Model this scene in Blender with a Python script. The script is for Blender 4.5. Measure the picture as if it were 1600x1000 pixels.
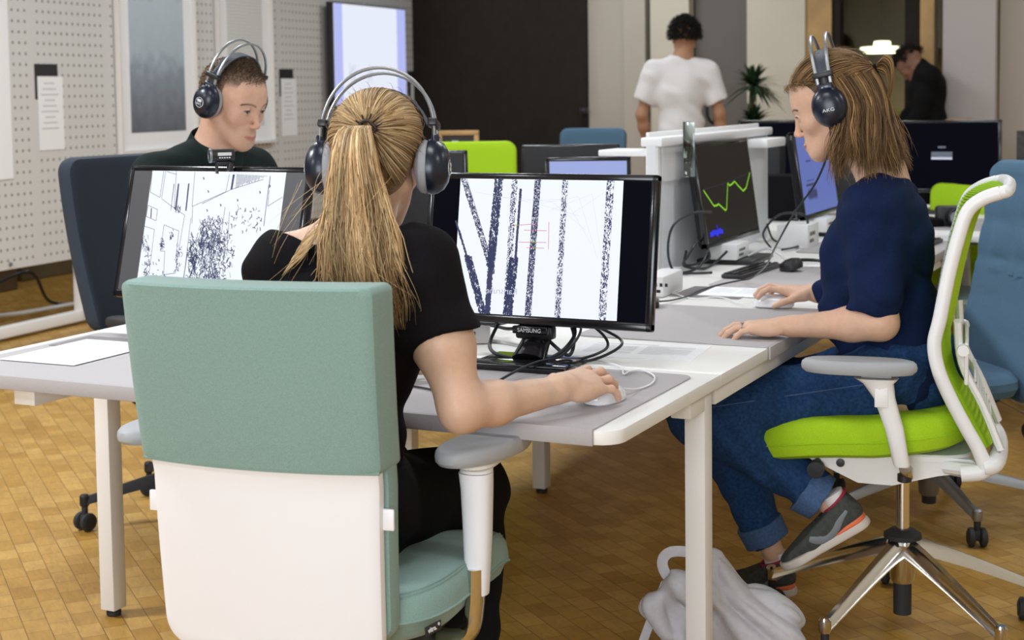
import bpy, bmesh, math, random
import numpy as np
from mathutils import Vector, Matrix, Euler
random.seed(7); rng = np.random.default_rng(11)
for o in list(bpy.data.objects): bpy.data.objects.remove(o)
scene = bpy.context.scene
COL = scene.collection
PI = math.pi
# ---------------------------------------------------------------- camera
cam_data = bpy.data.cameras.new('camera'); cam = bpy.data.objects.new('camera', cam_data); COL.objects.link(cam)
cam_data.sensor_width = 36; cam_data.sensor_fit = 'HORIZONTAL'
cam_data.lens = 2363.63/1600*36
cam_data.shift_y = -(500-308.84)/1600
def cam_matrix(psi, pitch, roll):
    fwd = Vector((-math.sin(psi)*math.cos(pitch), math.cos(psi)*math.cos(pitch), -math.sin(pitch)))
    right = Vector((math.cos(psi), math.sin(psi), 0)); up = right.cross(fwd)
    r2 = right*math.cos(roll) + up*math.sin(roll)*-1*-1*-1
    u2 = up*math.cos(roll) + right*math.sin(roll)
    m = Matrix((r2, u2, -fwd)).transposed().to_4x4(); return m
cam.matrix_world = Matrix.Translation((0, 0, 1.3424)) @ cam_matrix(.4514, .07, .0137)
cam_data.clip_start = .05; cam_data.clip_end = 60
cam_data.dof.use_dof = True; cam_data.dof.focus_distance = 3.15; cam_data.dof.aperture_fstop = 6.3
scene.camera = cam
# ---------------------------------------------------------------- world, exposure, lights
scene.view_settings.view_transform = 'Standard'; scene.view_settings.look = 'None'
scene.view_settings.gamma = 1; scene.view_settings.use_curve_mapping = False
scene.view_settings.exposure = .0
world = bpy.data.worlds.new('world'); scene.world = world; world.use_nodes = True
world.node_tree.nodes['Background'].inputs[0].default_value = (.95, .96, 1, 1)
world.node_tree.nodes['Background'].inputs[1].default_value = .02
def area(name, loc, size, power, color=(1, 1, 1), rot=(0, 0, 0), sy=None):
    d = bpy.data.lights.new(name, 'AREA'); d.energy = power; d.color = color; d.shape = 'RECTANGLE'; d.size = size; d.size_y = sy or size
    o = bpy.data.objects.new(name, d); o.location = loc; o.rotation_euler = rot; COL.objects.link(o); return o
CEIL = 3.3
LAMPS = [(x, y) for x in (-7.2, -4.2, -1.2, 1.8) for y in (-1.2, 1.8, 4.8, 7.8, 10.2)]
for x, y in LAMPS:
    p = 13 if y < 9 else 14
    if x == 1.8: p = 26 if 0 < y < 6 else 9
    if x == -1.2: p = {1.8: 20, 4.8: 30, 7.8: 22}.get(y, 7)
    if x == -4.2: p = {-1.2: 70, 1.8: 120, 4.8: 60, 7.8: 30}.get(y, 24)
    if x == -7.2: p = 14
    area('ceiling_panel_light', (x, y, CEIL-.09), 1.0 if x != -4.2 else .7, p, (.90, .955, 1), sy=.5)
# broad cool light added behind the camera, its source unseen
area('front_soft_light', (-.7, -2.7, 1.65), 3.8, 215, (.84, .92, 1), (math.radians(90), 0, math.radians(14)), sy=1.9)
# ---------------------------------------------------------------- materials
def nm(m): return m.node_tree.nodes, m.node_tree.links
def mat(name, col, rough=.5, metal=0, spec=.5, emit=None, es=1, noise=0, nscale=200, bump=0, bscale=300, trans=0, sheen=0, coat=0, vcol=None, aniso=None):
    m = bpy.data.materials.new(name); m.use_nodes = True; n, l = nm(m); b = n['Principled BSDF']
    c = (*col, 1)
    b.inputs['Base Color'].default_value = c; b.inputs['Roughness'].default_value = rough; b.inputs['Metallic'].default_value = metal
    b.inputs['Specular IOR Level'].default_value = spec
    if sheen: b.inputs['Sheen Weight'].default_value = sheen
    if coat: b.inputs['Coat Weight'].default_value = coat
    if trans: b.inputs['Transmission Weight'].default_value = trans
    if emit is not None: b.inputs['Emission Color'].default_value = (*emit, 1); b.inputs['Emission Strength'].default_value = es
    if noise or bump:
        tc = n.new('ShaderNodeTexCoord')
    if noise:
        t = n.new('ShaderNodeTexNoise'); t.inputs['Scale'].default_value = nscale; t.inputs['Detail'].default_value = 3
        l.new(tc.outputs['Object'], t.inputs['Vector'])
        mr = n.new('ShaderNodeMapRange'); mr.inputs[1].default_value = .3; mr.inputs[2].default_value = .7; mr.inputs[3].default_value = 1-noise; mr.inputs[4].default_value = 1+noise
        l.new(t.outputs[0], mr.inputs[0])
        mx = n.new('ShaderNodeVectorMath'); mx.operation = 'SCALE'; mx.inputs[0].default_value = col; l.new(mr.outputs[0], mx.inputs['Scale'])
        l.new(mx.outputs[0], b.inputs['Base Color'])
    if vcol:
        a = n.new('ShaderNodeVertexColor'); a.layer_name = vcol
        if noise:
            mx2 = n.new('ShaderNodeMix'); mx2.data_type = 'RGBA'; mx2.blend_type = 'MULTIPLY'; mx2.inputs[0].default_value = 1
            l.new(a.outputs[0], mx2.inputs[6]); l.new(mr.outputs[0], mx2.inputs[7]); l.new(mx2.outputs[2], b.inputs['Base Color'])
        else: l.new(a.outputs[0], b.inputs['Base Color'])
    if bump:
        t2 = n.new('ShaderNodeTexNoise'); t2.inputs['Scale'].default_value = bscale; t2.inputs['Detail'].default_value = 2
        l.new(tc.outputs['Object'], t2.inputs['Vector'])
        bp = n.new('ShaderNodeBump'); bp.inputs['Strength'].default_value = bump; bp.inputs['Distance'].default_value = .002
        l.new(t2.outputs[0], bp.inputs['Height']); l.new(bp.outputs[0], b.inputs['Normal'])
    return m
M = {}
M['white_lam'] = mat('white_laminate', (.80, .79, .77), .42)
M['white_metal'] = mat('white_powder_coat', (.74, .72, .70), .45)
M['white_plastic'] = mat('white_plastic', (.80, .80, .81), .38)
M['grey_mat'] = mat('grey_desk_mat', (.40, .375, .385), .62, noise=.04, nscale=500)
M['black_gloss'] = mat('black_gloss', (.008, .008, .010), .16)
M['black_plastic'] = mat('black_plastic', (.014, .014, .016), .42)
M['dark_plastic'] = mat('dark_plastic', (.018, .018, .020), .55, spec=.3)
M['rubber'] = mat('rubber', (.02, .02, .022), .7)
M['grey_rubber'] = mat('grey_rubber', (.13, .14, .15), .6)
M['arm_grey'] = mat('armrest_grey', (.36, .37, .39), .6, bump=.15, bscale=900)
M['chrome'] = mat('polished_aluminium', (.72, .70, .67), .14, metal=1)
M['steel'] = mat('brushed_steel', (.33, .34, .36), .42, metal=.9)
M['teal'] = mat('teal_fabric', (.205, .318, .288), .9, noise=.16, nscale=700, bump=.35, bscale=900, sheen=.2)
M['green'] = mat('lime_fabric', (.36, .60, .006), .85, noise=.12, nscale=500, bump=.3, bscale=700)
M['blue_fabric'] = mat('blue_fabric', (.065, .135, .215), .9, noise=.15, nscale=500, bump=.3, bscale=700)
M['navy_fabric'] = mat('navy_fabric', (.018, .028, .045), .85, noise=.15, nscale=500, bump=.2, bscale=700)
M['paper'] = mat('paper', (.84, .85, .87), .7)
M['ink'] = mat('faint_ink', (.55, .56, .60), .7)
M['ink_dark'] = mat('dark_ink', (.05, .05, .07), .7)
M['black_card'] = mat('black_card', (.02, .02, .022), .5)
M['grey_card'] = mat('grey_card', (.20, .18, .19), .5)
M['cable'] = mat('black_cable', (.012, .014, .02), .4)
M['white_cable'] = mat('white_cable', (.75, .75, .76), .4)
M['shell'] = mat('white_shell', (.80, .79, .82), .4)
M['logo'] = mat('silver_print', (.62, .63, .66), .4)
M['screen_white'] = mat('screen_white', (.02, .02, .02), .4, emit=(.88, .93, 1), es=.98)
M['screen_off'] = mat('screen_dark', (.0012, .0012, .003), .5, spec=.02, emit=(.02, .02, .05), es=.08)
M['screen_grey'] = mat('screen_grey', (.02, .02, .02), .4, emit=(.10, .10, .12), es=.5)
M['screen_ink'] = mat('screen_ink', (.01, .01, .02), .5, emit=(.05, .06, .17), es=.6)
M['screen_faint'] = mat('screen_faint', (.01, .01, .02), .5, emit=(.66, .72, .86), es=.8)
M['screen_red'] = mat('screen_red', (.01, .01, .02), .5, emit=(.8, .05, .25), es=.8)
M['screen_greenline'] = mat('screen_greenline', (.02, .05, .0), .5, emit=(.25, .60, .02), es=.9)
M['screen_blue'] = mat('screen_blue', (.02, .02, .02), .5, emit=(.0, .01, .9), es=.8)
M['screen_purple'] = mat('screen_purple', (.02, .02, .02), .5, emit=(.06, .05, .13), es=.6)
M['screen_lilac'] = mat('screen_lilac', (.02, .02, .02), .5, emit=(.125, .175, .53), es=.8)
M['screen_pale'] = mat('screen_pale', (.02, .02, .02), .5, emit=(.36, .44, .85), es=.8)
M['screen_tv'] = mat('screen_tv', (.02, .02, .02), .5, emit=(.84, .88, 1), es=.95)
M['screen_tvblue'] = mat('screen_tvblue', (.02, .02, .02), .5, emit=(.50, .55, 1), es=.9)
M['screen_brown'] = mat('screen_brown', (.008, .007, .006), .5, spec=.1, emit=(.018, .014, .012), es=.6)
M['screen_reflection'] = mat('screen_reflection', (.02, .02, .02), .5, emit=(.14, .16, .22), es=.7)
M['wood'] = mat('pale_wood', (.45, .28, .12), .55, noise=.15, nscale=8)
M['glass'] = mat('glass', (.80, .92, .86), .04, trans=1)
M['leaf'] = mat('leaf', (.015, .045, .012), .5)
M['bag'] = mat('bag_cotton', (.50, .49, .52), .9, noise=.06, nscale=60, bump=.3, bscale=600)
# ---------------------------------------------------------------- helpers
class MB:
    """collects geometry for ONE mesh object"""
    def __init__(s): s.v = []; s.f = []; s.m = []; s.mi = 0; s.X = Matrix.Identity(4)
    def add(s, vs, fs):
        b = len(s.v); s.v += [tuple(s.X @ Vector(p)) for p in vs]; s.f += [tuple(b+i for i in q) for q in fs]; s.m += [s.mi]*len(fs); return s
    def bm(s, bm):
        bm.verts.index_update(); s.add([v.co[:] for v in bm.verts], [[v.index for v in f.verts] for f in bm.faces]); bm.free(); return s
    def box(s, c, d, bev=0, seg=2, R=None):
        bm = bmesh.new(); bmesh.ops.create_cube(bm, size=1)
        bmesh.ops.scale(bm, vec=d, verts=bm.verts)
        if bev: bmesh.ops.bevel(bm, geom=bm.edges[:], offset=min(bev, min(d)*.49), segments=seg, profile=.5, affect='EDGES')
        if R is not None: bmesh.ops.transform(bm, matrix=R.to_4x4(), verts=bm.verts)
        bmesh.ops.translate(bm, vec=c, verts=bm.verts); return s.bm(bm)
    def tube(s, path, r, seg=10, flat=1, up=None, caps=True):
        P = [Vector(p) for p in path]; n = len(P); R = r if hasattr(r, '__len__') else [r]*n
        T = [(P[min(i+1, n-1)]-P[max(i-1, 0)]).normalized() for i in range(n)]
        if up is None:
            u = T[0].orthogonal().normalized()
        else: u = Vector(up)
        vs = []; 
        for i in range(n):
            if up is not None: u = Vector(up)
            u = (u-T[i]*u.dot(T[i])).normalized(); w = T[i].cross(u)
            for k in range(seg):
                a = 2*PI*k/seg; vs.append(P[i]+(u*math.cos(a)*flat+w*math.sin(a))*R[i])
        fs = [(i*seg+k, i*seg+(k+1) % seg, (i+1)*seg+(k+1) % seg, (i+1)*seg+k) for i in range(n-1) for k in range(seg)]
        if caps: fs += [tuple(range(seg-1, -1, -1)), tuple((n-1)*seg+k for k in range(seg))]
        return s.add(vs, fs)
    def loft(s, rings, caps=True):
        n = len(rings[0]); vs = [p for r in rings for p in r]
        fs = [(i*n+k, i*n+(k+1) % n, (i+1)*n+(k+1) % n, (i+1)*n+k) for i in range(len(rings)-1) for k in range(n)]
        if caps: fs += [tuple(range(n-1, -1, -1)), tuple((len(rings)-1)*n+k for k in range(n))]
        return s.add(vs, fs)
    def lathe(s, prof, c=(0, 0, 0), seg=24, R=None):
        rings = []
        for r, z in prof:
            ring = [Vector((r*math.cos(2*PI*k/seg), r*math.sin(2*PI*k/seg), z)) for k in range(seg)]
            if R is not None: ring = [R @ p for p in ring]
            rings.append([p+Vector(c) for p in ring])
        return s.loft(rings)
    def prism(s, pts, z0, z1, bev=0):
        bm = bmesh.new(); vs = [bm.verts.new((x, y, z0)) for x, y in pts]; f = bm.faces.new(vs)
        if f.normal.z > 0: f.normal_flip()
        r = bmesh.ops.extrude_face_region(bm, geom=[f]); bmesh.ops.translate(bm, vec=(0, 0, z1-z0), verts=[e for e in r['geom'] if isinstance(e, bmesh.types.BMVert)])
        bmesh.ops.recalc_face_normals(bm, faces=bm.faces)
        if bev:
            es = [e for e in bm.edges if abs(e.verts[0].co.z-e.verts[1].co.z) < 1e-6]
            bmesh.ops.bevel(bm, geom=es, offset=bev, segments=2, profile=.5, affect='EDGES')
        return s.bm(bm)
    def quad(s, a, b, c, d): return s.add([a, b, c, d], [(0, 1, 2, 3)])
    def slab(s, outline, prof, fn=None, inner=tuple(1-k/14 for k in range(1, 14))):
        """rounded cushion: outline (list of (x,y)) swept through prof [(scale, z)], closed with concentric rings, bent by fn(x,y,z)"""
        o2 = []
        for i, p in enumerate(outline):
            q = outline[(i+1) % len(outline)]; d = math.hypot(q[0]-p[0], q[1]-p[1]); k = max(1, int(d/.018))
            o2 += [(p[0]+(q[0]-p[0])*j/k, p[1]+(q[1]-p[1])*j/k) for j in range(k)]
        outline = o2
        rings = []; cx = sum(p[0] for p in outline)/len(outline); cy = sum(p[1] for p in outline)/len(outline)
        sc0, z0 = prof[0]; sc1, z1 = prof[-1]
        full = [(sc0*t, z0) for t in reversed(inner)]+list(prof)+[(sc1*t, z1) for t in inner]
        for sc, z in full:
            r = []
            for x, y in outline:
                p = (cx+(x-cx)*sc, cy+(y-cy)*sc, z); r.append(fn(*p) if fn else p)
            rings.append(r)
        return s.loft(rings)
    def build(s, name, m, parent=None, smooth=True, angle=35):
        me = bpy.data.meshes.new(name); me.from_pydata([tuple(v) for v in s.v], [], s.f)
        ms = m if isinstance(m, (list, tuple)) else [m]
        for q in ms: me.materials.append(M[q] if isinstance(q, str) else q)
        if len(ms) > 1: me.polygons.foreach_set('material_index', s.m)
        me.validate(); me.update()
        if smooth:
            me.polygons.foreach_set('use_smooth', [True]*len(me.polygons)); me.set_sharp_from_angle(angle=math.radians(angle))
        o = bpy.data.objects.new(name, me); COL.objects.link(o)
        if parent: o.parent = parent
        return o
def tag(o, label=None, cat=None, group=None, kind=None):
    if label: o['label'] = label
    if cat: o['category'] = cat
    if group: o['group'] = group
    if kind: o['kind'] = kind
    return o
def thing(name, label, cat, loc=(0, 0, 0), rz=0, group=None):
    o = bpy.data.objects.new(name, None); COL.objects.link(o); o.empty_display_size = .1
    o.location = loc; o.rotation_euler = (0, 0, rz); return tag(o, label, cat, group)
def copy_tree(o, parent=None):
    c = o.copy(); COL.objects.link(c); c.parent = parent
    for ch in [x for x in o.children]: copy_tree(ch, c)
    return c
def struct(o): o['kind'] = 'structure'; return o
def text_mesh(txt, size, extr=.0004, align='CENTER', font_bold=False, sx=1):
    c = bpy.data.curves.new('t', 'FONT'); c.body = txt; c.size = size; c.extrude = extr; c.align_x = align; c.align_y = 'CENTER'
    o = bpy.data.objects.new('t', c); COL.objects.link(o); bpy.context.view_layer.update()
    me = bpy.data.meshes.new_from_object(o.evaluated_get(bpy.context.evaluated_depsgraph_get())); bpy.data.objects.remove(o)
    vs = [tuple(v.co) for v in me.vertices]; fs = [tuple(p.vertices) for p in me.polygons]; bpy.data.meshes.remove(me)
    return [(x*sx, y, z) for x, y, z in vs], fs
def add_text(mb, txt, size, Mx, extr=.0004, sx=1):
    vs, fs = text_mesh(txt, size, extr, sx=sx); old = mb.X; mb.X = old @ Mx; mb.add(vs, fs); mb.X = old
def superell(w, d, n=4, seg=48, cx=0, cy=0):
    pts = []
    for k in range(seg):
        a = 2*PI*k/seg; c, s_ = math.cos(a), math.sin(a)
        pts.append((cx+w/2*math.copysign(abs(c)**(2/n), c), cy+d/2*math.copysign(abs(s_)**(2/n), s_)))
    return pts
def spline(pts, n=8):
    P = [Vector(p) for p in pts]; out = []
    for i in range(len(P)-1):
        p0 = P[max(i-1, 0)]; p1 = P[i]; p2 = P[i+1]; p3 = P[min(i+2, len(P)-1)]
        for k in range(n):
            t = k/n; out.append(.5*((2*p1)+(p2-p0)*t+(2*p0-5*p1+4*p2-p3)*t*t+(3*p1-p0-3*p2+p3)*t**3))
    out.append(P[-1]); return out
def rounded(x0, x1, y0, y1, r, seg=6, corners=(1, 1, 1, 1)):
    pts = []
    for i, (cx, cy, a0) in enumerate([(x1, y1, 0), (x0, y1, 90), (x0, y0, 180), (x1, y0, 270)]):
        if not corners[i]: pts.append((cx, cy)); continue
        ox = cx-r if cx == x1 else cx+r; oy = cy-r if cy == y1 else cy+r
        for k in range(seg+1):
            a = math.radians(a0+90*k/seg); pts.append((ox+r*math.cos(a), oy+r*math.sin(a)))
    return pts
# ================================================================ setting
def plane_obj(name, pts, m, flip=False):
    mb = MB(); mb.add(pts, [tuple(range(len(pts)))]); return struct(mb.build(name, m, smooth=False))
# floor of end grain wood blocks
def floor_mat():
    m = bpy.data.materials.new('wood_block_floor'); m.use_nodes = True; n, l = nm(m); b = n['Principled BSDF']
    tc = n.new('ShaderNodeTexCoord'); mp = n.new('ShaderNodeMapping'); mp.inputs['Rotation'].default_value = (0, 0, math.radians(39.6))
    l.new(tc.outputs['Object'], mp.inputs['Vector'])
    br = n.new('ShaderNodeTexBrick'); br.offset = .5; br.inputs['Scale'].default_value = 1
    br.inputs['Brick Width'].default_value = .095; br.inputs['Row Height'].default_value = .060; br.inputs['Mortar Size'].default_value = .0011
    br.inputs['Mortar Smooth'].default_value = .2; br.inputs['Bias'].default_value = 0
    br.inputs['Color1'].default_value = (0, 0, 0, 1); br.inputs['Color2'].default_value = (1, 1, 1, 1); br.inputs['Mortar'].default_value = (.5, .5, .5, 1)
    l.new(mp.outputs[0], br.inputs['Vector'])
    cr = n.new('ShaderNodeValToRGB'); e = cr.color_ramp.elements
    e[0].position = 0; e[0].color = (.36, .190, .036, 1); e[1].position = 1; e[1].color = (.48, .285, .078, 1)
    x = cr.color_ramp.elements.new(.5); x.color = (.42, .238, .054, 1)
    l.new(br.outputs['Color'], cr.inputs[0])
    ns = n.new('ShaderNodeTexNoise'); ns.inputs['Scale'].default_value = 9; ns.inputs['Detail'].default_value = 6; l.new(mp.outputs[0], ns.inputs['Vector'])
    mp2 = n.new('ShaderNodeMapping'); mp2.inputs['Scale'].default_value = (14, 60, 1); l.new(mp.outputs[0], mp2.inputs['Vector'])
    n2 = n.new('ShaderNodeTexNoise'); n2.inputs['Scale'].default_value = 1; n2.inputs['Detail'].default_value = 3; n2.inputs['Distortion'].default_value = 1.5; l.new(mp2.outputs[0], n2.inputs['Vector'])
    ad = n.new('ShaderNodeMath'); ad.operation = 'ADD'; l.new(ns.outputs[0], ad.inputs[0]); l.new(n2.outputs[0], ad.inputs[1])
    mr = n.new('ShaderNodeMapRange'); mr.inputs[1].default_value = .65; mr.inputs[2].default_value = 1.35; mr.inputs[3].default_value = .80; mr.inputs[4].default_value = 1.16; l.new(ad.outputs[0], mr.inputs[0])
    mx = n.new('ShaderNodeMix'); mx.data_type = 'RGBA'; mx.blend_type = 'MULTIPLY'; mx.inputs[0].default_value = 1; l.new(cr.outputs[0], mx.inputs[6]); l.new(mr.outputs[0], mx.inputs[7])
    m2 = n.new('ShaderNodeMix'); m2.data_type = 'RGBA'; m2.inputs[7].default_value = (.16, .075, .02, 1); l.new(br.outputs['Fac'], m2.inputs[0]); l.new(mx.outputs[2], m2.inputs[6])
    l.new(m2.outputs[2], b.inputs['Base Color']); b.inputs['Roughness'].default_value = .40; b.inputs['Specular IOR Level'].default_value = .22
    bp = n.new('ShaderNodeBump'); bp.inputs['Strength'].default_value = .25; bp.inputs['Distance'].default_value = .001; bp.invert = True
    l.new(br.outputs['Fac'], bp.inputs['Height']); l.new(bp.outputs[0], b.inputs['Normal'])
    return m
WX0, WX1, WY0, WY1 = -9.6, 3.2, -3.0, 11.5
M['ceiling'] = mat('ceiling_paint', (.30, .29, .28), .8)
M['cream'] = mat('cream_paint', (.60, .56, .47), .8, noise=.03, nscale=3)
M['beige'] = mat('beige_paint', (.46, .42, .36), .8, noise=.03, nscale=3)
M['greywall'] = mat('grey_panel', (.16, .145, .135), .8, noise=.05, nscale=3)
M['darkwall'] = mat('dark_curtain_wall', (.021, .017, .014), .85, spec=.2, noise=.12, nscale=12)
M['column'] = mat('lilac_white_paint', (.50, .46, .46), .8)
M['brown'] = mat('brown_panel', (.12, .075, .04), .7, noise=.2, nscale=4)
M['khaki'] = mat('khaki_curtain', (.17, .13, .065), .8, noise=.1, nscale=4)
M['oak'] = mat('oak_frame', (.46, .29, .11), .5, noise=.15, nscale=6)
plane_obj('floor', [(WX0, WY0, 0), (WX1, WY0, 0), (WX1, 15, 0), (WX0, 15, 0)], floor_mat())
plane_obj('ceiling', [(WX0, WY0, CEIL), (WX0, 15, CEIL), (WX1, 15, CEIL), (WX1, WY0, CEIL)], 'ceiling')
plane_obj('wall_left', [(WX0, WY0, 0), (WX0, 15, 0), (WX0, 15, CEIL), (WX0, WY0, CEIL)], 'brown')
plane_obj('wall_right', [(WX1, WY0, 0), (WX1, WY0, CEIL), (WX1, 15, CEIL), (WX1, 15, 0)], 'cream')
plane_obj('wall_front', [(WX0, WY0, 0), (WX0, WY0, CEIL), (WX1, WY0, CEIL), (WX1, WY0, 0)], 'cream')
plane_obj('wall_far', [(WX0, 15, 0), (WX1, 15, 0), (WX1, 15, CEIL), (WX0, 15, CEIL)], 'khaki')
# back wall in panels at y = 11.5, each a slab of its own depth
def panel(name, x0, x1, m, y=WY1, d=.12, z0=0, z1=CEIL, bev=0):
    return struct(MB().box(((x0+x1)/2, y+d/2, (z0+z1)/2), (x1-x0, d, z1-z0), bev).build(name, m, smooth=False))
panel('wall_back', -9.6, -4.86, 'darkwall', y=11.45)
panel('wall_back', -4.86, -4.52, 'beige', y=11.5)
panel('wall_back', -4.52, -4.335, 'beige', y=11.42)
panel('wall_back', -4.335, -4.300, 'darkwall', y=11.55)
panel('wall_back', -4.300, -3.975, 'cream', y=11.45)
panel('wall_back', -3.975, -3.485, 'greywall', y=11.6)
panel('wall_back', -3.485, -3.028, 'cream', y=11.4)
panel('wall_back', -1.985, -1.615, 'column', y=11.30)
panel('wall_back', -1.615, 3.2, 'beige', y=11.5)
tag(struct(MB().box((-4.86, 11.40, 1.18), (.05, .09, .05), .01).build('trim_1', 'black_plastic')))
# glazed meeting room beyond: oak mullions, glass pane, rear curtain
panel('trim_2', -3.028, -2.83, 'oak', y=11.42, d=.16)
panel('trim_3', -2.17, -2.07, 'oak', y=11.42, d=.16)
panel('trim_4', -2.83, -2.77, 'darkwall', y=11.44, d=.12)
panel('trim_5', -2.285, -2.17, 'darkwall', y=11.44, d=.12)
panel('trim_6', -2.83, -1.985, 'oak', y=11.42, d=.16, z0=0, z1=.35)
panel('trim_7', -2.83, -1.985, 'oak', y=11.42, d=.16, z0=2.6, z1=CEIL)
struct(MB().box((-2.43, 11.5, 1.47), (.80, .012, 2.25)).build('window_1', 'glass', smooth=False))
panel('trim_8', -3.2, -1.6, 'khaki', y=13.6, d=.1)
# pendant in the meeting room
t = thing('pendant_lamp', 'small glowing flat disc pendant lamp behind the glass of the meeting room', 'lamp', (-2.70, 12.6, 1.655))
M['lamp_glow'] = mat('lamp_glow', (.9, .8, .6), .5, emit=(1, .86, .62), es=3.2)
MB().lathe([(.02, .062), (.065, .058), (.07, .028), (.02, .026)]).build('lamp_cap', 'lamp_glow', t)
MB().lathe([(.02, .022), (.17, .012), (.18, -.004), (.15, -.016), (.02, -.016)]).build('lamp_shade', 'lamp_glow', t)
MB().tube([(0, 0, .05), (0, 0, CEIL-1.655)], .004, 6).build('lamp_cord', 'black_plastic', t)
area('meeting_lamp', (-2.70, 12.6, 1.62), .26, 14, (1, .80, .50))
# ceiling light fittings
M['diffuser'] = mat('light_diffuser', (.9, .9, .9), .5, emit=(1, .96, .9), es=1.5)
def ceiling_light():
    t = thing('ceiling_light', 'rectangular recessed ceiling light with a white frame above the desks', 'ceiling light', (0, 0, CEIL), 0, 'ceiling lights')
    f = MB()
    for dx, dy, w, h in ((0, .29, 1.24, .03), (0, -.29, 1.24, .03), (.605, 0, .03, .56), (-.605, 0, .03, .56)): f.box((dx, dy, -.03), (w, h, .06), .004)
    f.build('frame', 'white_metal', t, smooth=False)
    MB().box((0, 0, -.02), (1.18, .55, .02)).build('diffuser', 'diffuser', t, smooth=False)
    return t
cl = None
for x, y in LAMPS:
    cl = ceiling_light() if cl is None else copy_tree(cl); cl.location = (x, y, CEIL)

# ---------------------------------------------------------------- pegboard partition
BA = math.radians(4)          # board runs along +Y turned 4 degrees to the left
BO = (-6.137, 6.482)
bt = thing('pegboard_partition', 'tall pale grey perforated display board on a low foot frame behind the seated man', 'display board', (BO[0], BO[1], 0), BA)
# local frame: +y along the board, +x is the visible face
def peg_mat():
    m = bpy.data.materials.new('pegboard'); m.use_nodes = True; n, l = nm(m); b = n['Principled BSDF']
    tc = n.new('ShaderNodeTexCoord'); sp = n.new('ShaderNodeSeparateXYZ'); l.new(tc.outputs['Object'], sp.inputs[0])
    outs = []
    for ax, per in (('Y', .052), ('Z', .060)):
        d = n.new('ShaderNodeMath'); d.operation = 'DIVIDE'; d.inputs[1].default_value = per; l.new(sp.outputs[ax], d.inputs[0])
        f = n.new('ShaderNodeMath'); f.operation = 'FRACT'; l.new(d.outputs[0], f.inputs[0])
        s_ = n.new('ShaderNodeMath'); s_.operation = 'SUBTRACT'; s_.inputs[1].default_value = .5; l.new(f.outputs[0], s_.inputs[0])
        q = n.new('ShaderNodeMath'); q.operation = 'MULTIPLY'; q.inputs[1].default_value = per; l.new(s_.outputs[0], q.inputs[0])
        p = n.new('ShaderNodeMath'); p.operation = 'POWER'; p.inputs[1].default_value = 2; l.new(q.outputs[0], p.inputs[0]); outs.append(p)
    a = n.new('ShaderNodeMath'); a.operation = 'ADD'; l.new(outs[0].outputs[0], a.inputs[0]); l.new(outs[1].outputs[0], a.inputs[1])
    c = n.new('ShaderNodeMath'); c.operation = 'LESS_THAN'; c.inputs[1].default_value = .0088**2; l.new(a.outputs[0], c.inputs[0])
    # vertical seam strips without holes each 0.68 m
    d = n.new('ShaderNodeMath'); d.operation = 'DIVIDE'; d.inputs[1].default_value = .676; l.new(sp.outputs['Y'], d.inputs[0])
    f = n.new('ShaderNodeMath'); f.operation = 'FRACT'; l.new(d.outputs[0], f.inputs[0])
    g = n.new('ShaderNodeMath'); g.operation = 'GREATER_THAN'; g.inputs[1].default_value = .075; l.new(f.outputs[0], g.inputs[0])
    k = n.new('ShaderNodeMath'); k.operation = 'MULTIPLY'; l.new(c.outputs[0], k.inputs[0]); l.new(g.outputs[0], k.inputs[1])
    mx = n.new('ShaderNodeMix'); mx.data_type = 'RGBA'; mx.inputs[6].default_value = (.62, .61, .60, 1); mx.inputs[7].default_value = (.24, .235, .23, 1)
    l.new(k.outputs[0], mx.inputs[0]); l.new(mx.outputs[2], b.inputs['Base Color']); b.inputs['Roughness'].default_value = .6
    return m
BL = 6.15
MB().box((-.012, 2.175, 1.45), (.024, BL, 2.1), .002).build('panel', peg_mat(), bt, smooth=False)
for yy in (-.55, .46, 2.2, 4.4):
    MB().box((-.055, yy, .25), (.06, .07, .46), .004).build('post', 'white_metal', bt)
MB().box((-.055, 2.1, .05), (.06, BL-.1, .06), .004).build('foot_rail', 'white_metal', bt)
for yy in (-.22, .42): MB().lathe([(.004, 0), (.012, 0), (.010, .012), (.002, .014)], (0, yy, .43), 12, Matrix.Rotation(PI/2, 3, 'Y')).build('bolt', 'steel', bt)
def on_board(name, label, cat, y0, y1, z0, z1, d, m, x=0.002, group=None):
    return tag(MB().box((0, (y1-y0)/2, (z1-z0)/2), (d, y1-y0, z1-z0), min(d*.3, .002)).build(name, m), label, cat, group)
def place_board(o, y, z, x=.002):
    o.location = Vector((BO[0], BO[1], 0)) + Matrix.Rotation(BA, 3, 'Z') @ Vector((x, y, z)); o.rotation_euler = (0, 0, BA); return o
def framed(name, label, y0, y1, z0, z1, b, art):
    t = thing(name, label, 'picture'); place_board(t, y0, z0, .003)
    w, h = y1-y0, z1-z0; f = MB()
    for c, d in (((.02, w/2, h-.012), (.035, w, .024)), ((.02, w/2, .012), (.035, w, .024)), ((.02, .012, h/2), (.035, .024, h-.048)), ((.02, w-.012, h/2), (.035, .024, h-.048))): f.box(c, d, .003)
    f.build('frame', 'white_metal', t, smooth=False)
    MB().box((.010, w/2, h/2), (.008, w-.04, h-.04)).build('mat_board', 'paper', t, smooth=False)
    MB().box((.0155, w/2, h/2-.01), (.003, w-2*b, h-2*b-.02)).build('print', art, t, smooth=False)
    return t
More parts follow.
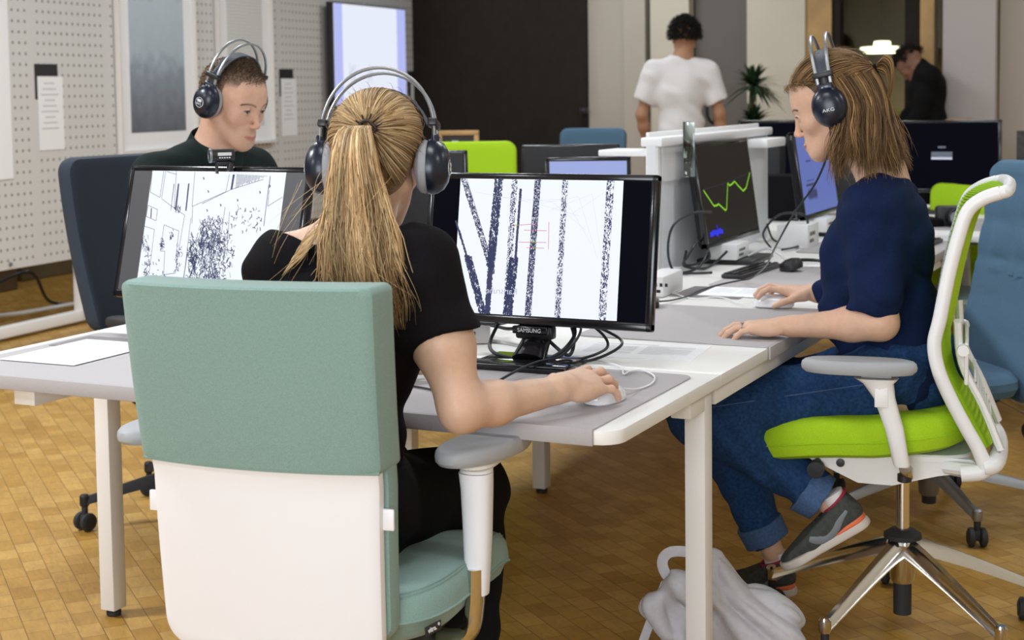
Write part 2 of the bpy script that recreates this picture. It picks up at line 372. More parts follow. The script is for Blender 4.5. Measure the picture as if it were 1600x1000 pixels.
def art_mat():
    m = bpy.data.materials.new('sea_photograph'); m.use_nodes = True; n, l = nm(m); b = n['Principled BSDF']
    tc = n.new('ShaderNodeTexCoord'); sp = n.new('ShaderNodeSeparateXYZ'); l.new(tc.outputs['Object'], sp.inputs[0])
    ns = n.new('ShaderNodeTexNoise'); ns.inputs['Scale'].default_value = 14; ns.inputs['Detail'].default_value = 7; l.new(tc.outputs['Object'], ns.inputs['Vector'])
    ad = n.new('ShaderNodeMath'); ad.operation = 'MULTIPLY_ADD'; ad.inputs[1].default_value = .28; l.new(ns.outputs[0], ad.inputs[0]); l.new(sp.outputs['Z'], ad.inputs[2])
    cr = n.new('ShaderNodeValToRGB'); r = cr.color_ramp; r.elements[0].position = .12; r.elements[0].color = (.09, .10, .13, 1); r.elements[1].position = .95; r.elements[1].color = (.36, .38, .39, 1)
    for p, c in ((.30, (.16, .18, .22)), (.50, (.26, .31, .38)), (.62, (.42, .50, .58)), (.88, (.50, .58, .66))): r.elements.new(p).color = (*c, 1)
    dv = n.new('ShaderNodeMath'); dv.operation = 'DIVIDE'; dv.inputs[1].default_value = 1.25; l.new(ad.outputs[0], dv.inputs[0]); l.new(dv.outputs[0], cr.inputs[0])
    l.new(cr.outputs[0], b.inputs['Base Color']); b.inputs['Roughness'].default_value = .3; return m
def bars_print():
    m = bpy.data.materials.new('pale_line_print'); m.use_nodes = True; n, l = nm(m); b = n['Principled BSDF']
    tc = n.new('ShaderNodeTexCoord'); w = n.new('ShaderNodeTexWave'); w.bands_direction = 'Z'; w.inputs['Scale'].default_value = 14; w.inputs['Distortion'].default_value = 3; w.inputs['Detail'].default_value = 3
    l.new(tc.outputs['Object'], w.inputs['Vector']); mr = n.new('ShaderNodeMix'); mr.data_type = 'RGBA'; mr.inputs[6].default_value = (.60, .61, .60, 1); mr.inputs[7].default_value = (.70, .71, .70, 1)
    l.new(w.outputs[0], mr.inputs[0]); l.new(mr.outputs[2], b.inputs['Base Color']); b.inputs['Roughness'].default_value = .5; return m
framed('picture_frame', 'white framed picture of a misty blue grey sea, left of the man', .775, 1.62, .99, 2.35, .13, art_mat())
framed('picture_frame', 'white framed pale line print behind the head of the man', 1.88, 2.60, 1.00, 2.35, .13, bars_print())
def notice(label1, label2, y, z, wide=1, h=.42):
    c = place_board(tag(MB().box((.001, .10*wide, -.10), (.002, .20*wide, .20)).build('caption_card', 'black_card', smooth=False), label1, 'card'), y, z, .0005)
    s = MB().box((.003, .13*wide, -.07-h/2), (.0016, .22*wide, h)); s.mi = 1
    for k in range(9): s.box((.0042, .13*wide-.01, -.11-k*.032), (.0006, .15*wide*(.6+.4*((k*7) % 3)/2), .008))
    place_board(tag(s.build('notice_sheet', ['paper', 'ink'], smooth=False), label2, 'paper'), y, z, .0005)
notice('black caption card on the display board beside the sea picture, partly under a sheet', 'white printed notice sheet hanging left of the sea picture', .04, 1.535)
notice('black caption card on the display board between the pale print and the screen', 'white printed notice sheet right of the pale print, nearest the wall screen', 2.72, 1.53, 1.0, .42)
c = place_board(tag(MB().box((.001, .12, -.11), (.002, .24, .22)).build('caption_card', 'black_card', smooth=False), 'black caption card on the display board right of the wall screen', 'card'), 4.87, 1.53, .0005)
s = MB().box((.003, .16, -.32), (.0016, .22, .44)).build('notice_sheet', 'paper', smooth=False)
place_board(tag(s, 'white sheet right of the wall screen at the far end of the display board', 'paper'), 4.87, 1.53, .0005)
place_board(tag(MB().box((.004, -.17, 0), (.003, .34, 1.35)).build('poster', 'paper', smooth=False), 'large white poster at the left end of the display board', 'poster'), -.17, 1.575, .0005)
# wall screen
t = thing('wall_screen', 'upright bright white screen hanging in front of the display board', 'screen', (BO[0]-3.36*math.sin(BA)+.11, BO[1]+3.36*math.cos(BA), 1.245), BA+PI/2)
sw = 1.26
MB().box((sw/2, .03, .40), (sw, .06, .80), .006).build('housing', 'black_plastic', t)
s = MB(); s.box((sw/2, -.001, .40), (sw-.02, .004, .78)); s.mi = 1
for x0, x1 in ((.01, .14), (sw-.17, sw-.01)): s.box(((x0+x1)/2, -.004, .40), (x1-x0, .002, .778))
s.mi = 2
for k in range(16): s.box((.24+.012*k+(.2 if k > 8 else 0), -.0055, .26+.05*math.sin(k*1.7)), (.008, .002, .04+.04*(k*5 % 4)/3))
s.build('screen', ['screen_tv', 'screen_tvblue', 'screen_faint'], t, smooth=False)
MB().box((sw/2, .084, .40), (.3, .046, .2), .01).build('wall_mount', 'black_plastic', t)
# low clutter behind the board: cabinet and loose cables on the floor
tag(MB().box((-8.0, 7.4, .55), (.5, 1.2, 1.1), .01).build('cabinet', 'brown', smooth=False), 'brown cabinet seen under the display board', 'cabinet')
tag(MB().box((-8.3, 8.8, .65), (.5, .9, 1.3), .01).build('pinboard', 'khaki', smooth=False), 'tan panel standing behind the display board', 'panel')
for i, (pts, r) in enumerate((([(-6.6, 6.2, .32), (-6.62, 6.5, .10), (-6.75, 6.9, .03), (-6.6, 7.3, .05), (-6.7, 7.7, .02)], .012), ([(-6.55, 6.1, .02), (-6.8, 6.6, .14), (-6.7, 7.0, .28), (-6.8, 7.3, .05), (-6.7, 7.6, .02)], .010))):
    tag(MB().tube(spline(pts), r, 8).build('floor_cable', 'white_cable' if i == 0 else 'cable'), ['pale cable drooping to the floor under the display board', 'black cable bundle lying under the display board'][i], 'cable')
# ================================================================ desks
DH = .74; TT = .026
def desk(name, label, x0, x1, y0, y1, legs, beams, round_c=(0, 0, 0, 0), group=None, foots=True):
    t = thing(name, label, 'desk', ((x0+x1)/2, (y0+y1)/2, 0), 0, group); ox, oy = (x0+x1)/2, (y0+y1)/2
    pts = [(x-ox, y-oy) for x, y in rounded(x0, x1, y0, y1, .045, 8, round_c)]
    MB().prism(pts, DH-TT, DH, .0015).build('tabletop', 'white_lam', t)
    for lx, ly in legs:
        l_ = MB().box((lx-ox, ly-oy, (DH-TT+.018)/2), (.045, .05, DH-TT-.018), .003).build('leg', 'white_metal', t)
        MB().lathe([(.016, 0), (.019, .003), (.019, .012), (.012, .019)], (lx-ox, ly-oy, 0), 16).build('foot', 'rubber', l_)
    for bx0, bx1, by0, by1 in beams:
        MB().box(((bx0+bx1)/2-ox, (by0+by1)/2-oy, DH-TT-.022), (bx1-bx0, by1-by0, .044), .003).build('beam', 'white_metal', t)
    return t
XL, XR, XC = -2.668, -.987, -1.83
YF, YS = 2.444, 3.035
desk('end_desk', 'white end desk in the foreground carrying the two large drawing monitors', XL, XR, YF, YS-.0015, [(XL+.045, YS-.03), (XR-.040, YS-.03)],
     [(-2.43, -2.37, 2.483, YS-.02), (-1.29, -1.23, 2.483, YS-.02), (XR-.062, XR-.018, YF+.45, YS-.02), (XL+.07, XR-.065, YS-.06, YS-.02)], (0, 0, 0, 1))
desk('bench_desk', 'white desk of the woman in the blue sweater, joined to the end desk', XC+.001, XR, YS+.0015, 4.63, [],
     [(XR-.062, XR-.018, YS+.02, 4.6), (XC+.10, XR-.065, 4.53, 4.57)], group=None)
desk('bench_desk', 'white desk on the side of the man, behind the left drawing monitor', XL, XC-.001, YS+.0015, 4.63, [(-2.10, 4.53), (XL+.05, 4.55)],
     [(-2.125, -2.08, 3.2, 4.6), (XL+.02, XL+.065, YS+.02, 4.6)])
desk('bench_desk', 'white desk under the tilted graph monitor, behind the woman in blue', XC+.001, XR, 4.633, 6.23, [(XR-.05, 6.15), (XC+.05, 6.15)], [(XR-.065, XR-.02, 4.66, 6.2)])
desk('bench_desk', 'white desk left of the white divider, behind the right drawing monitor', XL, XC-.001, 4.633, 6.23, [(XL+.05, 6.15), (XC-.05, 6.15)], [(XL+.02, XL+.065, 4.66, 6.2)])
desk('bench_desk', 'farthest white desk of the row, with black monitors along its end', XL, XR+.15, 6.233, 7.83, [(XL+.05, 7.75), (XR+.05, 7.75), (XR+.05, 6.30)], [(XR+.06, XR+.10, 6.26, 7.8)])
# desk mats: wrap over the front edge
def wrap_mat(label, x0, x1, y0, y1, side, loc_name='desk_mat', r=.03):
    """side '-y' or '+x' or '-x' is the edge folded down over the desk front"""
    th = .0032; mb = MB(); cs = {'-y': (1, 1, 0, 0), '+x': (0, 1, 1, 0), '-x': (1, 0, 0, 1)}[side]
    ox, oy = (x0+x1)/2, (y0+y1)/2
    mb.prism([(x-ox, y-oy) for x, y in rounded(x0, x1, y0, y1, r, 6, cs)], 0, th, .0008)
    d = .031
    if side == '-y':
        mb.box((0, y0-oy-.003, th-d/2), (x1-x0, .006, d), .002)
    elif side == '+x':
        mb.box((x1-ox+.003, 0, th-d/2), (.006, y1-y0, d), .002)
    else: mb.box((x0-ox-.003, 0, th-d/2), (.006, y1-y0, d), .002)
    o = mb.build(loc_name, 'grey_mat'); o.location = (ox, oy, DH+.0005); return tag(o, label, 'desk mat')
wrap_mat('grey desk mat under the right hand and mouse of the blonde woman', -1.735, -1.030, YF-.001, YS-.045, '-y')
wrap_mat('grey desk mat at the left end of the end desk, under white sheets', XL+.045, -1.80, YF-.001, YS-.045, '-y')
wrap_mat('grey desk mat in front of the woman in the blue sweater', -1.475, XR+.001, 3.385, 3.965, '+x')
wrap_mat('grey desk mat beyond the blue sweater woman, under the black keyboard', -1.475, XR+.001, 4.395, 4.975, '+x')
wrap_mat('grey desk mat farther along the row, below the lilac monitor', -1.475, XR+.001, 5.40, 5.98, '+x')
wrap_mat('grey desk mat farthest along the row', -1.475, XR+.10, 6.45, 7.03, '+x')
# papers
def sheet(label, x, y, w, h, rz, backing=None, z=DH, lines=14, cols=2, name='printed_sheet', bdx=0, bdy=0):
    if backing:
        b_ = MB().box((0, 0, .0006), (backing[0], backing[1], .0012)).build('document_board', 'grey_card', smooth=False)
        b_.location = (x+bdx, y+bdy, z); b_.rotation_euler = (0, 0, rz); tag(b_, 'dark grey card lying under the white sheet on the left desk mat', 'card')
        z += .0013
    s = MB(); s.box((0, 0, .0004), (w, h, .0008)); s.mi = 1
    for c in range(cols):
        cx = (c-(cols-1)/2)*w*.44
        for k in range(lines):
            ww = w*.38*(1 if (k*3+c) % 7 else .5)
            s.box((cx-(w*.38-ww)/2, h*.30-k*h*.55/lines, .00085), (ww, h*.022, .0002))
    s.box((-w*.15, h*.40, .00085), (w*.5, h*.035, .0002))
    o = s.build(name, ['paper', 'ink'], smooth=False); o.location = (x, y, z); o.rotation_euler = (0, 0, rz); return tag(o, label, 'paper')
sheet('white printed sheet on the left desk mat, lying over a dark grey card', -2.455, 2.727, .22, .30, math.radians(1), (.30, .145), DH+.0045, bdx=.005, bdy=.125)
sheet('white printed sheet on the end desk between the blonde woman and her monitor', -1.66, 2.80, .22, .30, math.radians(-4))
sheet('white printed sheet on the white strip behind the right drawing monitor', -1.255, 3.245, .30, .20, math.radians(6), None, DH, 10, 2)
sheet('white printed sheet between the two mats near the hand on the white mouse', -1.345, 4.285, .18, .20, math.radians(2), None, DH+.002, 8, 2)
tag(MB().box((-1.40, 4.262, DH+.0008), (.21, .235, .0014)).build('document_board', 'grey_card', smooth=False), 'dark grey card under the sheet between the two mats', 'card')
# ================================================================ monitors
def band(s, mi, u0, u1, w, v0, v1, dens, U, rnd, sz=.004, solid=0):
    """speckled upright band of small dark flecks on a screen; U maps (u,v) to local x,z"""
    s.mi = mi
    L = abs(v1-v0); n = int(dens*L*520); sz *= .8
    for _ in range(n):
        t = rnd.random(); v = v0+(v1-v0)*t; u = u0+(u1-u0)*t+(rnd.random()-.5)*w
        a = sz*rnd.uniform(.25, 1); b_ = sz*rnd.uniform(.3, 1.6); x, z = U(u, v)
        s.quad((x-a/2, -.0012, z-b_/2), (x+a/2, -.0012, z-b_/2), (x+a/2*rnd.uniform(.3, 1), -.0012, z+b_/2), (x-a/2*rnd.uniform(.3, 1), -.0012, z+b_/2))
    if solid:
        for k in range(24):
            t0, t1 = k/24, (k+1)/24; e = .1*w
            f = lambda t, sg: U(u0+(u1-u0)*t+sg*w/2*solid+rnd.uniform(-e, e), v0+(v1-v0)*t)
            (ax, az), (bx, bz), (cx, cz), (dx, dz) = f(t0, -1), f(t0, 1), f(t1, 1), f(t1, -1)
            s.quad((ax, -.0010, az), (bx, -.0010, bz), (cx, -.0010, cz), (dx, -.0010, dz))
def pline(s, mi, pts, U, w=.0009, y=-.0014):
    s.mi = mi
    for (u0, v0), (u1, v1) in zip(pts, pts[1:]):
        x0, z0 = U(u0, v0); x1, z1 = U(u1, v1); d = Vector((x1-x0, z1-z0)); L = d.length
        if L < 1e-6: continue
        d /= L; nx, nz = -d[1]*w/2, d[0]*w/2
        s.quad((x0+nx, y, z0+nz), (x0-nx, y, z0-nz), (x1-nx, y, z1-nz), (x1+nx, y, z1+nz))
def scr_base(s, W, H, m0=0): s.mi = m0; s.box((0, .002, H/2), (W, .004, H))
def screen_columns(W, H):
    r = random.Random(3); s = MB(); scr_base(s, W, H); cw = H*4/3*.985; x0 = -W/2+W*.125
    U = lambda u, v: (x0+u*cw, v*H)
    s.mi = 1; s.box((x0+cw/2, .0005, H/2), (cw, .002, H))
    band(s, 2, .02, .24, .035, 1, .30, 2.2, U, r, .0038); pline(s, 2, [(.005, 1), (.22, .32)], U); pline(s, 2, [(.04, 1), (.245, .34)], U)
    band(s, 2, -.015, .10, .012, .68, .32, .8, U, r, .004, solid=1); band(s, 2, .075, .19, .045, .42, 0, 3.6, U, r, .005, solid=.0)
    band(s, 2, .245, .222, .05, 1, .35, 3.4, U, r, .005); band(s, 2, .226, .218, .036, .5, 0, 1, U, r, .004, solid=.95)
    band(s, 2, .345, .335, .035, 1, .05, 1.5, U, r, .0035); band(s, 2, .385, .375, .014, .93, .40, 1, U, r, .003, solid=1)
    band(s, 2, .365, .345, .055, .42, 0, 4.2, U, r, .0052); band(s, 2, .488, .470, .036, 1, 0, 3.4, U, r, .0036)
    band(s, 2, .655, .650, .030, 1, 0, 1.4, U, r, .0036); band(s, 2, .925, .915, .042, 1, 0, 1.2, U, r, .0042)
    for a in (-.018, .018): pline(s, 3, [(.655+a, 1), (.650+a, 0)], U, .0006); pline(s, 3, [(.925+a*1.2, 1), (.915+a*1.2, 0)], U, .0006); pline(s, 2, [(.488+a, 1), (.470+a, 0)], U, .0006)
    for p in ([(.34, .655), (.50, .675)], [(.42, .625), (.56, .625)], [(.39, .535), (.56, .54)], [(.44, .497), (.55, .497)], [(.57, .69), (.575, .49)]): pline(s, 4, p, U, .0011, -.0018)
    for p in ([(.36, .66), (.38, .66)], [(.47, .54), (.50, .54)], [(.48, .497), (.50, .497)]): pline(s, 5, p, U, .0016, -.0022)
    for k in range(6): pline(s, 3, [(.1+.12*k, .9-.03*k), (.5+.08*k, .82+.02*k), (.75+.04*k, .74-.1*k)], U, .0004)
    s.mi = 3; add_text(s, 'Karlsruhe', .020, Matrix.Translation((U(.30, .17)[0], -.0012, U(.30, .17)[1])) @ Matrix.Rotation(PI/2, 4, 'X') @ Matrix.Rotation(PI, 4, 'Y'))
    return s, ['screen_off', 'screen_white', 'screen_ink', 'screen_faint', 'screen_red', 'screen_greenline']
def screen_sketch(W, H):
    r = random.Random(5); s = MB(); scr_base(s, W, H); cw = H*4/3; x0 = -W/2+(W-cw)/2
    s.mi = 1; s.box((0, .0005, H/2), (cw, .002, H))
    def U(zx, zy):
        v = (zy-70)/850; xl = 238-95*v; xr = 1263-70*v; return (x0+(zx-xl)/(xr-xl)*cw, (1-min(v, 1))*H)
    def P(*pts, w=.0008, n=1, j=0):
        for _ in range(n): pline(s, 2, [(x+r.uniform(-j, j), y+r.uniform(-j, j)) for x, y in pts], U, w*1.5)
    P((238, 70), (230, 225), (308, 262), (330, 72)); P((322, 270), (425, 335), (510, 382), (480, 600), (460, 770)); P((345, 72), (322, 265)); P((430, 72), (425, 335)); P((352, 75), (430, 95))
    for x in (405, 440, 447, 520, 528): P((x+10, 160), (x-5, 350), w=.0016 if x in (440, 520) else .0007, n=2, j=3)
    P((575, 75), (565, 320), (820, 212), (842, 88)); P((560, 400), (520, 900)); P((545, 640), (515, 905), w=.0014)
    P((215, 320), (293, 348), (285, 428), (205, 400), (215, 320)); P((243, 340), (243, 410), w=.0022); P((350, 455), (470, 495), (455, 690)); P((350, 455), (330, 640), (365, 640), (365, 805), (455, 790)); P((195, 470), (275, 490), (250, 780), (205, 830))
    P((240, 840), (390, 800), (455, 790), (460, 770)); P((820, 320), (800, 520), (830, 520), (828, 720)); P((855, 350), (850, 640)); P((1140, 160), (1118, 440), w=.0012); P((1145, 195), (1140, 305), (1245, 240)); P((1145, 95), (1140, 190))
    P((570, 320), (570, 440)); P((640, 300), (860, 195), (1100, 120)); P((875, 90), (862, 195), w=.004); P((1150, 100), (1145, 180))
    for k in range(26):
        x = 900+k*9; P((x, 88+k*.3), (x-3, 180-k*3.2+r.uniform(-8, 8)), w=.0009)
    for _ in range(16): 
        x, y = r.uniform(400, 430), r.uniform(480, 550); P((x, y), (x+r.uniform(-8, 8), y+r.uniform(5, 25)), w=.0014)
    for x0_, x1_, y0_, y1_, n, L in ((640, 800, 420, 640, 150, 26), (560, 800, 520, 905, 300, 26), (800, 900, 500, 740, 70, 18), (330, 350, 560, 630, 26, 12), (175, 240, 550, 640, 20, 18), (215, 245, 660, 860, 30, 16), (455, 500, 600, 770, 26, 16), (550, 620, 600, 720, 70, 16), (360, 410, 830, 880, 30, 18), (850, 1110, 380, 480, 36, 12), (430, 470, 320, 350, 18, 12), (170, 400, 640, 860, 16, 12), (600, 840, 380, 440, 18, 14), (600, 900, 750, 905, 60, 18), (900, 1110, 320, 350, 12, 14)):
        for _ in range(n):
            x, y = r.uniform(x0_, x1_), r.uniform(y0_, y1_); a = r.uniform(0, 6.3); pts = [(x, y)]
            for q in range(3): a += r.uniform(-1, 1); x += math.cos(a)*L*.4; y += math.sin(a)*L*.7; pts.append((x, y))
            P(*pts, w=r.choice((.0007, .0011, .0015)))
    for x, y in ((645, 120), (685, 212), (912, 268), (1077, 210), (785, 305), (683, 345), (1148, 165)): P((x-4, y-8), (x+5, y+3), (x-2, y+8), w=.0018)
    return s, ['screen_grey', 'screen_white', 'screen_ink']
def screen_graph(W, H):
    s = MB(); scr_base(s, W, H); U = lambda u, v: (-W/2+u*W, v*H)
    pline(s, 1, [(.03, .545), (.18, .36), (.24, .36), (.27, .37), (.385, .285), (.41, .30), (.50, .57), (.53, .54), (.58, .55), (.64, .575), (.70, .52), (.79, .45), (.86, .48), (.98, .64)], U, .0065)
    pline(s, 2, [(.03, .55), (.50, .58), (.98, .645)], U, .0010)
    s.mi = 3
    for k in range(7): s.box(((-.44+.035*k)*W, -.0008, (.075+.006*(k % 3))*H), (.030*W, .001, (.05+.012*(k % 2))*H))
    pline(s, 3, [(.19, .02), (.185, .16)], U, .006)
    return s, ['screen_brown', 'screen_greenline', 'screen_purple', 'screen_blue']
def screen_lilac(W, H):
    r = random.Random(8); s = MB(); scr_base(s, W, H); U = lambda u, v: (-W/2+u*W, v*H)
    s.mi = 1
    for x, z, w, h in ((-.24, .66, .12, .02), (-.25, .36, .26, .03), (-.25, .415, .2, .012)): s.box((x*W, -.001, z*H), (w*W, .001, h*H))
    for k in range(16): s.box(((-.36+.017*k)*W, -.001, .24*H), (.009*W, .001, (.09+.03*(k % 3))*H))
    return s, ['screen_lilac', 'screen_ink']
def screen_pale(W, H): s = MB(); scr_base(s, W, H); return s, ['screen_pale']
def screen_black(W, H):
    s = MB(); scr_base(s, W, H); s.mi = 1
    s.box((.0*W, -.001, .52*H), (.19*W, .001, .08*H)); s.mi = 2; s.box((.0*W, -.0016, .46*H), (.19*W, .001, .035*H)); s.mi = 1  # pale glowing boxes paint a reflection of text on the black screen
    s.box((.0, -.001, .63*H), (.07*W, .001, .03*H)); return s, ['screen_off', 'screen_reflection', 'screen_faint']
def screen_plain(W, H): s = MB(); scr_base(s, W, H); return s, ['screen_off']
def monitor(label, x, y, rz, tilt, W=.560, H=.338, bottom=.092, screen=screen_plain, group=None, logo=None, z=DH+.001, base='slab', lean=0):
    t = thing('monitor', label, 'monitor', (x, y, z), rz, group)
    T = Matrix.Translation((0, 0, bottom)) @ Matrix.Rotation(-tilt, 4, 'X') @ Matrix.Rotation(lean, 4, 'Y')
    b = MB(); b.X = T; fw = .016; fb = .020
    b.box((0, .012, H-fw/2), (W, .026, fw), .004); b.box((0, .012, fb/2), (W, .026, fb), .004)
    b.box((-W/2+fw/2, .012, H/2), (fw, .026, H), .004); b.box((W/2-fw/2, .012, H/2), (fw, .026, H), .004)
    b.build('bezel', 'black_gloss', t)
    h = MB(); h.X = T; h.box((0, .026, H/2), (W-.012, .020, H-.012), .008); h.box((0, .046, H*.48), (W*.55, .028, H*.55), .012)
    for k in range(9): h.box((-.06+k*.015, .0605, H*.62), (.008, .001, .02))
    h.build('back_housing', 'dark_plastic', t)
    sm, ms = screen(W-2*fw+.002, H-fw-fb+.002); sm.v = [tuple(T @ Vector((x_, y_, z_+fb))) for x_, y_, z_ in sm.v]
    sm.build('screen', ms, t, smooth=False)
    if base == 'slab':
        MB().box((0, .005, .006), (.22, .10, .012), .004).build('stand_base', 'black_gloss', t)
        n_ = MB(); n_.tube([(0, -.02, .010), (0, .03, .055), (0, .035, bottom+.06)], [.024, .02, .02], 12, flat=1.7, up=(1, 0, 0)); n_.build('stand_neck', 'black_gloss', t)
        n_ = MB(); n_.box((0, .02, bottom-.018), (.09, .03, .03), .006); n_.build('hinge_block', 'black_plastic', t)
    else:
        MB().box((0, .0, .008), (.26, .20, .016), .006).build('stand_base', 'black_plastic', t)
        MB().tube([(0, .04, .012), (0, .045, bottom+.12)], .022, 12, flat=1.6, up=(1, 0, 0)).build('stand_neck', 'dark_plastic', t)
    if logo:
        l_ = MB(); l_.X = Matrix.Translation((.0, -.0155, bottom-.010)) @ Matrix.Rotation(PI/2, 4, 'X'); add_text(l_, logo, .0125, Matrix.Identity(4)); l_.build('logo', 'logo', t)
        MB().box((0, -.008, bottom-.010), (.085, .013, .017), .003).build('logo_bar', 'black_gloss', t)
    return t
monitor('large right monitor facing the blonde woman, white screen with dark speckled columns', -1.412, 3.005, 0, math.radians(9), screen=screen_columns, logo='SAMSUNG', bottom=.085)
monitor('large left monitor showing a black line sketch of a room on white', -2.336, 3.03, 0, math.radians(15), H=.345, screen=screen_sketch, bottom=.090)
monitor('tilted monitor showing a lime graph line on black, in front of the white divider', -1.60, 5.09, math.radians(90), math.radians(8), screen=screen_graph, bottom=.070, base='box', H=.355, W=.60)
monitor('monitor with a lilac screen partly hidden by the chin of the woman in blue', -1.56, 6.165, math.radians(90), math.radians(8), screen=screen_lilac, bottom=.075, base='box', H=.355)
monitor('monitor with a pale blue screen peeking over the right drawing monitor', -2.06, 4.86, math.radians(22), math.radians(4), W=.30, H=.36, bottom=.01, screen=screen_pale, base='box')
monitor('dark monitor seen from behind, over the right drawing monitor', -2.50, 5.72, math.radians(180+22), math.radians(6), W=.40, H=.34, bottom=.045, base='box')
monitor('black monitor back just right of the headphones of the blonde woman', -2.62, 4.55, math.radians(180+12), math.radians(3), W=.47, H=.36, bottom=.045, base='box')
monitor('big black monitor on the far desk, right of the hair of the woman in blue', -1.29, 7.33, math.radians(0), math.radians(2), W=.54, H=.345, bottom=.095, screen=screen_black, base='box')
monitor('black monitor on the far desk, left of the face of the woman in blue', -2.03, 7.45, math.radians(0), math.radians(2), W=.60, H=.345, bottom=.095, base='box')
# webcam clipped on the left monitor
t = thing('webcam', 'small silver and black webcam clipped on top of the left drawing monitor', 'webcam', (-2.300, 3.085, 1.171), math.radians(-42))
R90 = Matrix.Rotation(PI/2, 3, 'X')
w = MB(); w.lathe([(.004, -.030), (.0155, -.030), (.0165, -.026), (.0165, .026), (.0135, .030), (.013, .024), (.001, .023)], (0, 0, .022), 24, R90); w.build('body', 'black_plastic', t)
w = MB(); w.lathe([(.0135, .026), (.0175, .026), (.0180, .029), (.0175, .032), (.0142, .032), (.0135, .026)], (0, 0, .022), 24, R90); w.build('lens_ring', 'steel', t)
w = MB(); w.lathe([(.0001, .0255), (.009, .0255), (.009, .0285), (.0001, .029)], (0, 0, .022), 20, R90); w.build('lens', 'black_gloss', t)
w = MB(); w.mi = 0; w.box((.0172, .004, .026), (.001, .034, .008)); 
for k in range(5): w.box((.0175, -.008+k*.006, .017), (.001, .004, .003))
w.build('print', 'logo', t)
w = MB(); w.box((0, .002, .003), (.022, .032, .008), .002); w.box((0, -.013, -.010), (.024, .004, .026), .001); w.box((0, .02, -.008), (.03, .012, .022), .002); w.build('clip', 'black_plastic', t)
# ================================================================ chairs
IN = tuple(1-k/16 for k in range(1, 16))
def castor(t, x, y, ang, col='rubber'):
    c = MB(); R = Matrix.Rotation(ang, 3, 'Z')
    for sgn in (-1, 1):
        prof = [(.001, -.010), (.020, -.010), (.027, -.007), (.029, 0), (.027, .007), (.020, .010), (.001, .010)]
        c.lathe(prof, Vector((x, y, .029))+R @ Vector((0, sgn*.017, 0)), 20, R @ Matrix.Rotation(PI/2, 3, 'X'))
    c.mi = 1
    for sgn in (-1, 1): c.lathe([(.001, 0), (.018, 0), (.018, .003), (.001, .004)], Vector((x, y, .029))+R @ Vector((0, sgn*.0255, 0)), 16, R @ Matrix.Rotation(-sgn*PI/2, 3, 'X'))
    c.mi = 0; c.box((x, y, .036), (.030, .020, .034), .008, R=R); c.lathe([(.008, .05), (.010, .055), (.010, .078)], (x, y, 0), 12)
    return c.build('castor', [col, 'dark_plastic' if col == 'rubber' else 'grey_rubber'], t)
def star_base(t, r, a0, m='chrome', hub_h=.20, col_top=.40, column='chrome', hollow=True):
    g = MB()
    for k in range(5):
        a = a0+k*2*PI/5; c, s_ = math.cos(a), math.sin(a); rings = []
        for q in range(9):
            u = q/8; rad = .020+(r-.020)*u; zc = hub_h-.012-(hub_h-.105)*(u**1.15); w = .025-.011*u; h = .021-.009*u
            ring = []
            for (dx, dz) in ((-1, -.9), (-.8, .3), (-.35, 1), (.35, 1), (.8, .3), (1, -.9)):
                ring.append((rad*c-dx*w*s_, rad*s_+dx*w*c, zc+dz*h))
            rings.append(ring)
        g.loft(rings); g.lathe([(.013, .078), (.015, .082), (.015, .108), (.010, .114)], (r*c, r*s_, 0), 12)
    g.lathe([(.026, hub_h-.105), (.031, hub_h-.095), (.036, hub_h-.03), (.042, hub_h-.005), (.036, hub_h+.010)], (0, 0, 0), 24)
    b = g.build('star_base', m, t)
    for k in range(5):
        a = a0+k*2*PI/5; castor(t, r*math.cos(a), r*math.sin(a), a+[.5, 2.2, 1.2, 2.9, .9][k])
    MB().lathe([(.022, .04), (.0225, hub_h-.09)], seg=20).build('gas_spring', 'rubber', t); c_ = MB(); c_.lathe([(.046, hub_h+.006), (.046, hub_h+.016), (.028, hub_h+.028)], seg=24); c_.build('column_sleeve', 'rubber', t)
    MB().lathe([(.0165, hub_h), (.0165, col_top)], seg=20).build('column', column, t)
def arm_pad(t, x, y, z, L=.26, w=.085, rot=0, m='arm_grey', lab=None):
    c, s_ = math.cos(rot), math.sin(rot)
    o = superell(w, L, 2.3, 40); pr = [(.80, -.017), (.93, -.015), (.99, -.008), (1, 0), (.985, .008), (.94, .013), (.86, .0155)]
    b = MB().slab(o, pr, lambda px, py, pz: (x+px*c-py*s_, y+px*s_+py*c, z+pz)).build('armrest_pad', m, t)
    return b
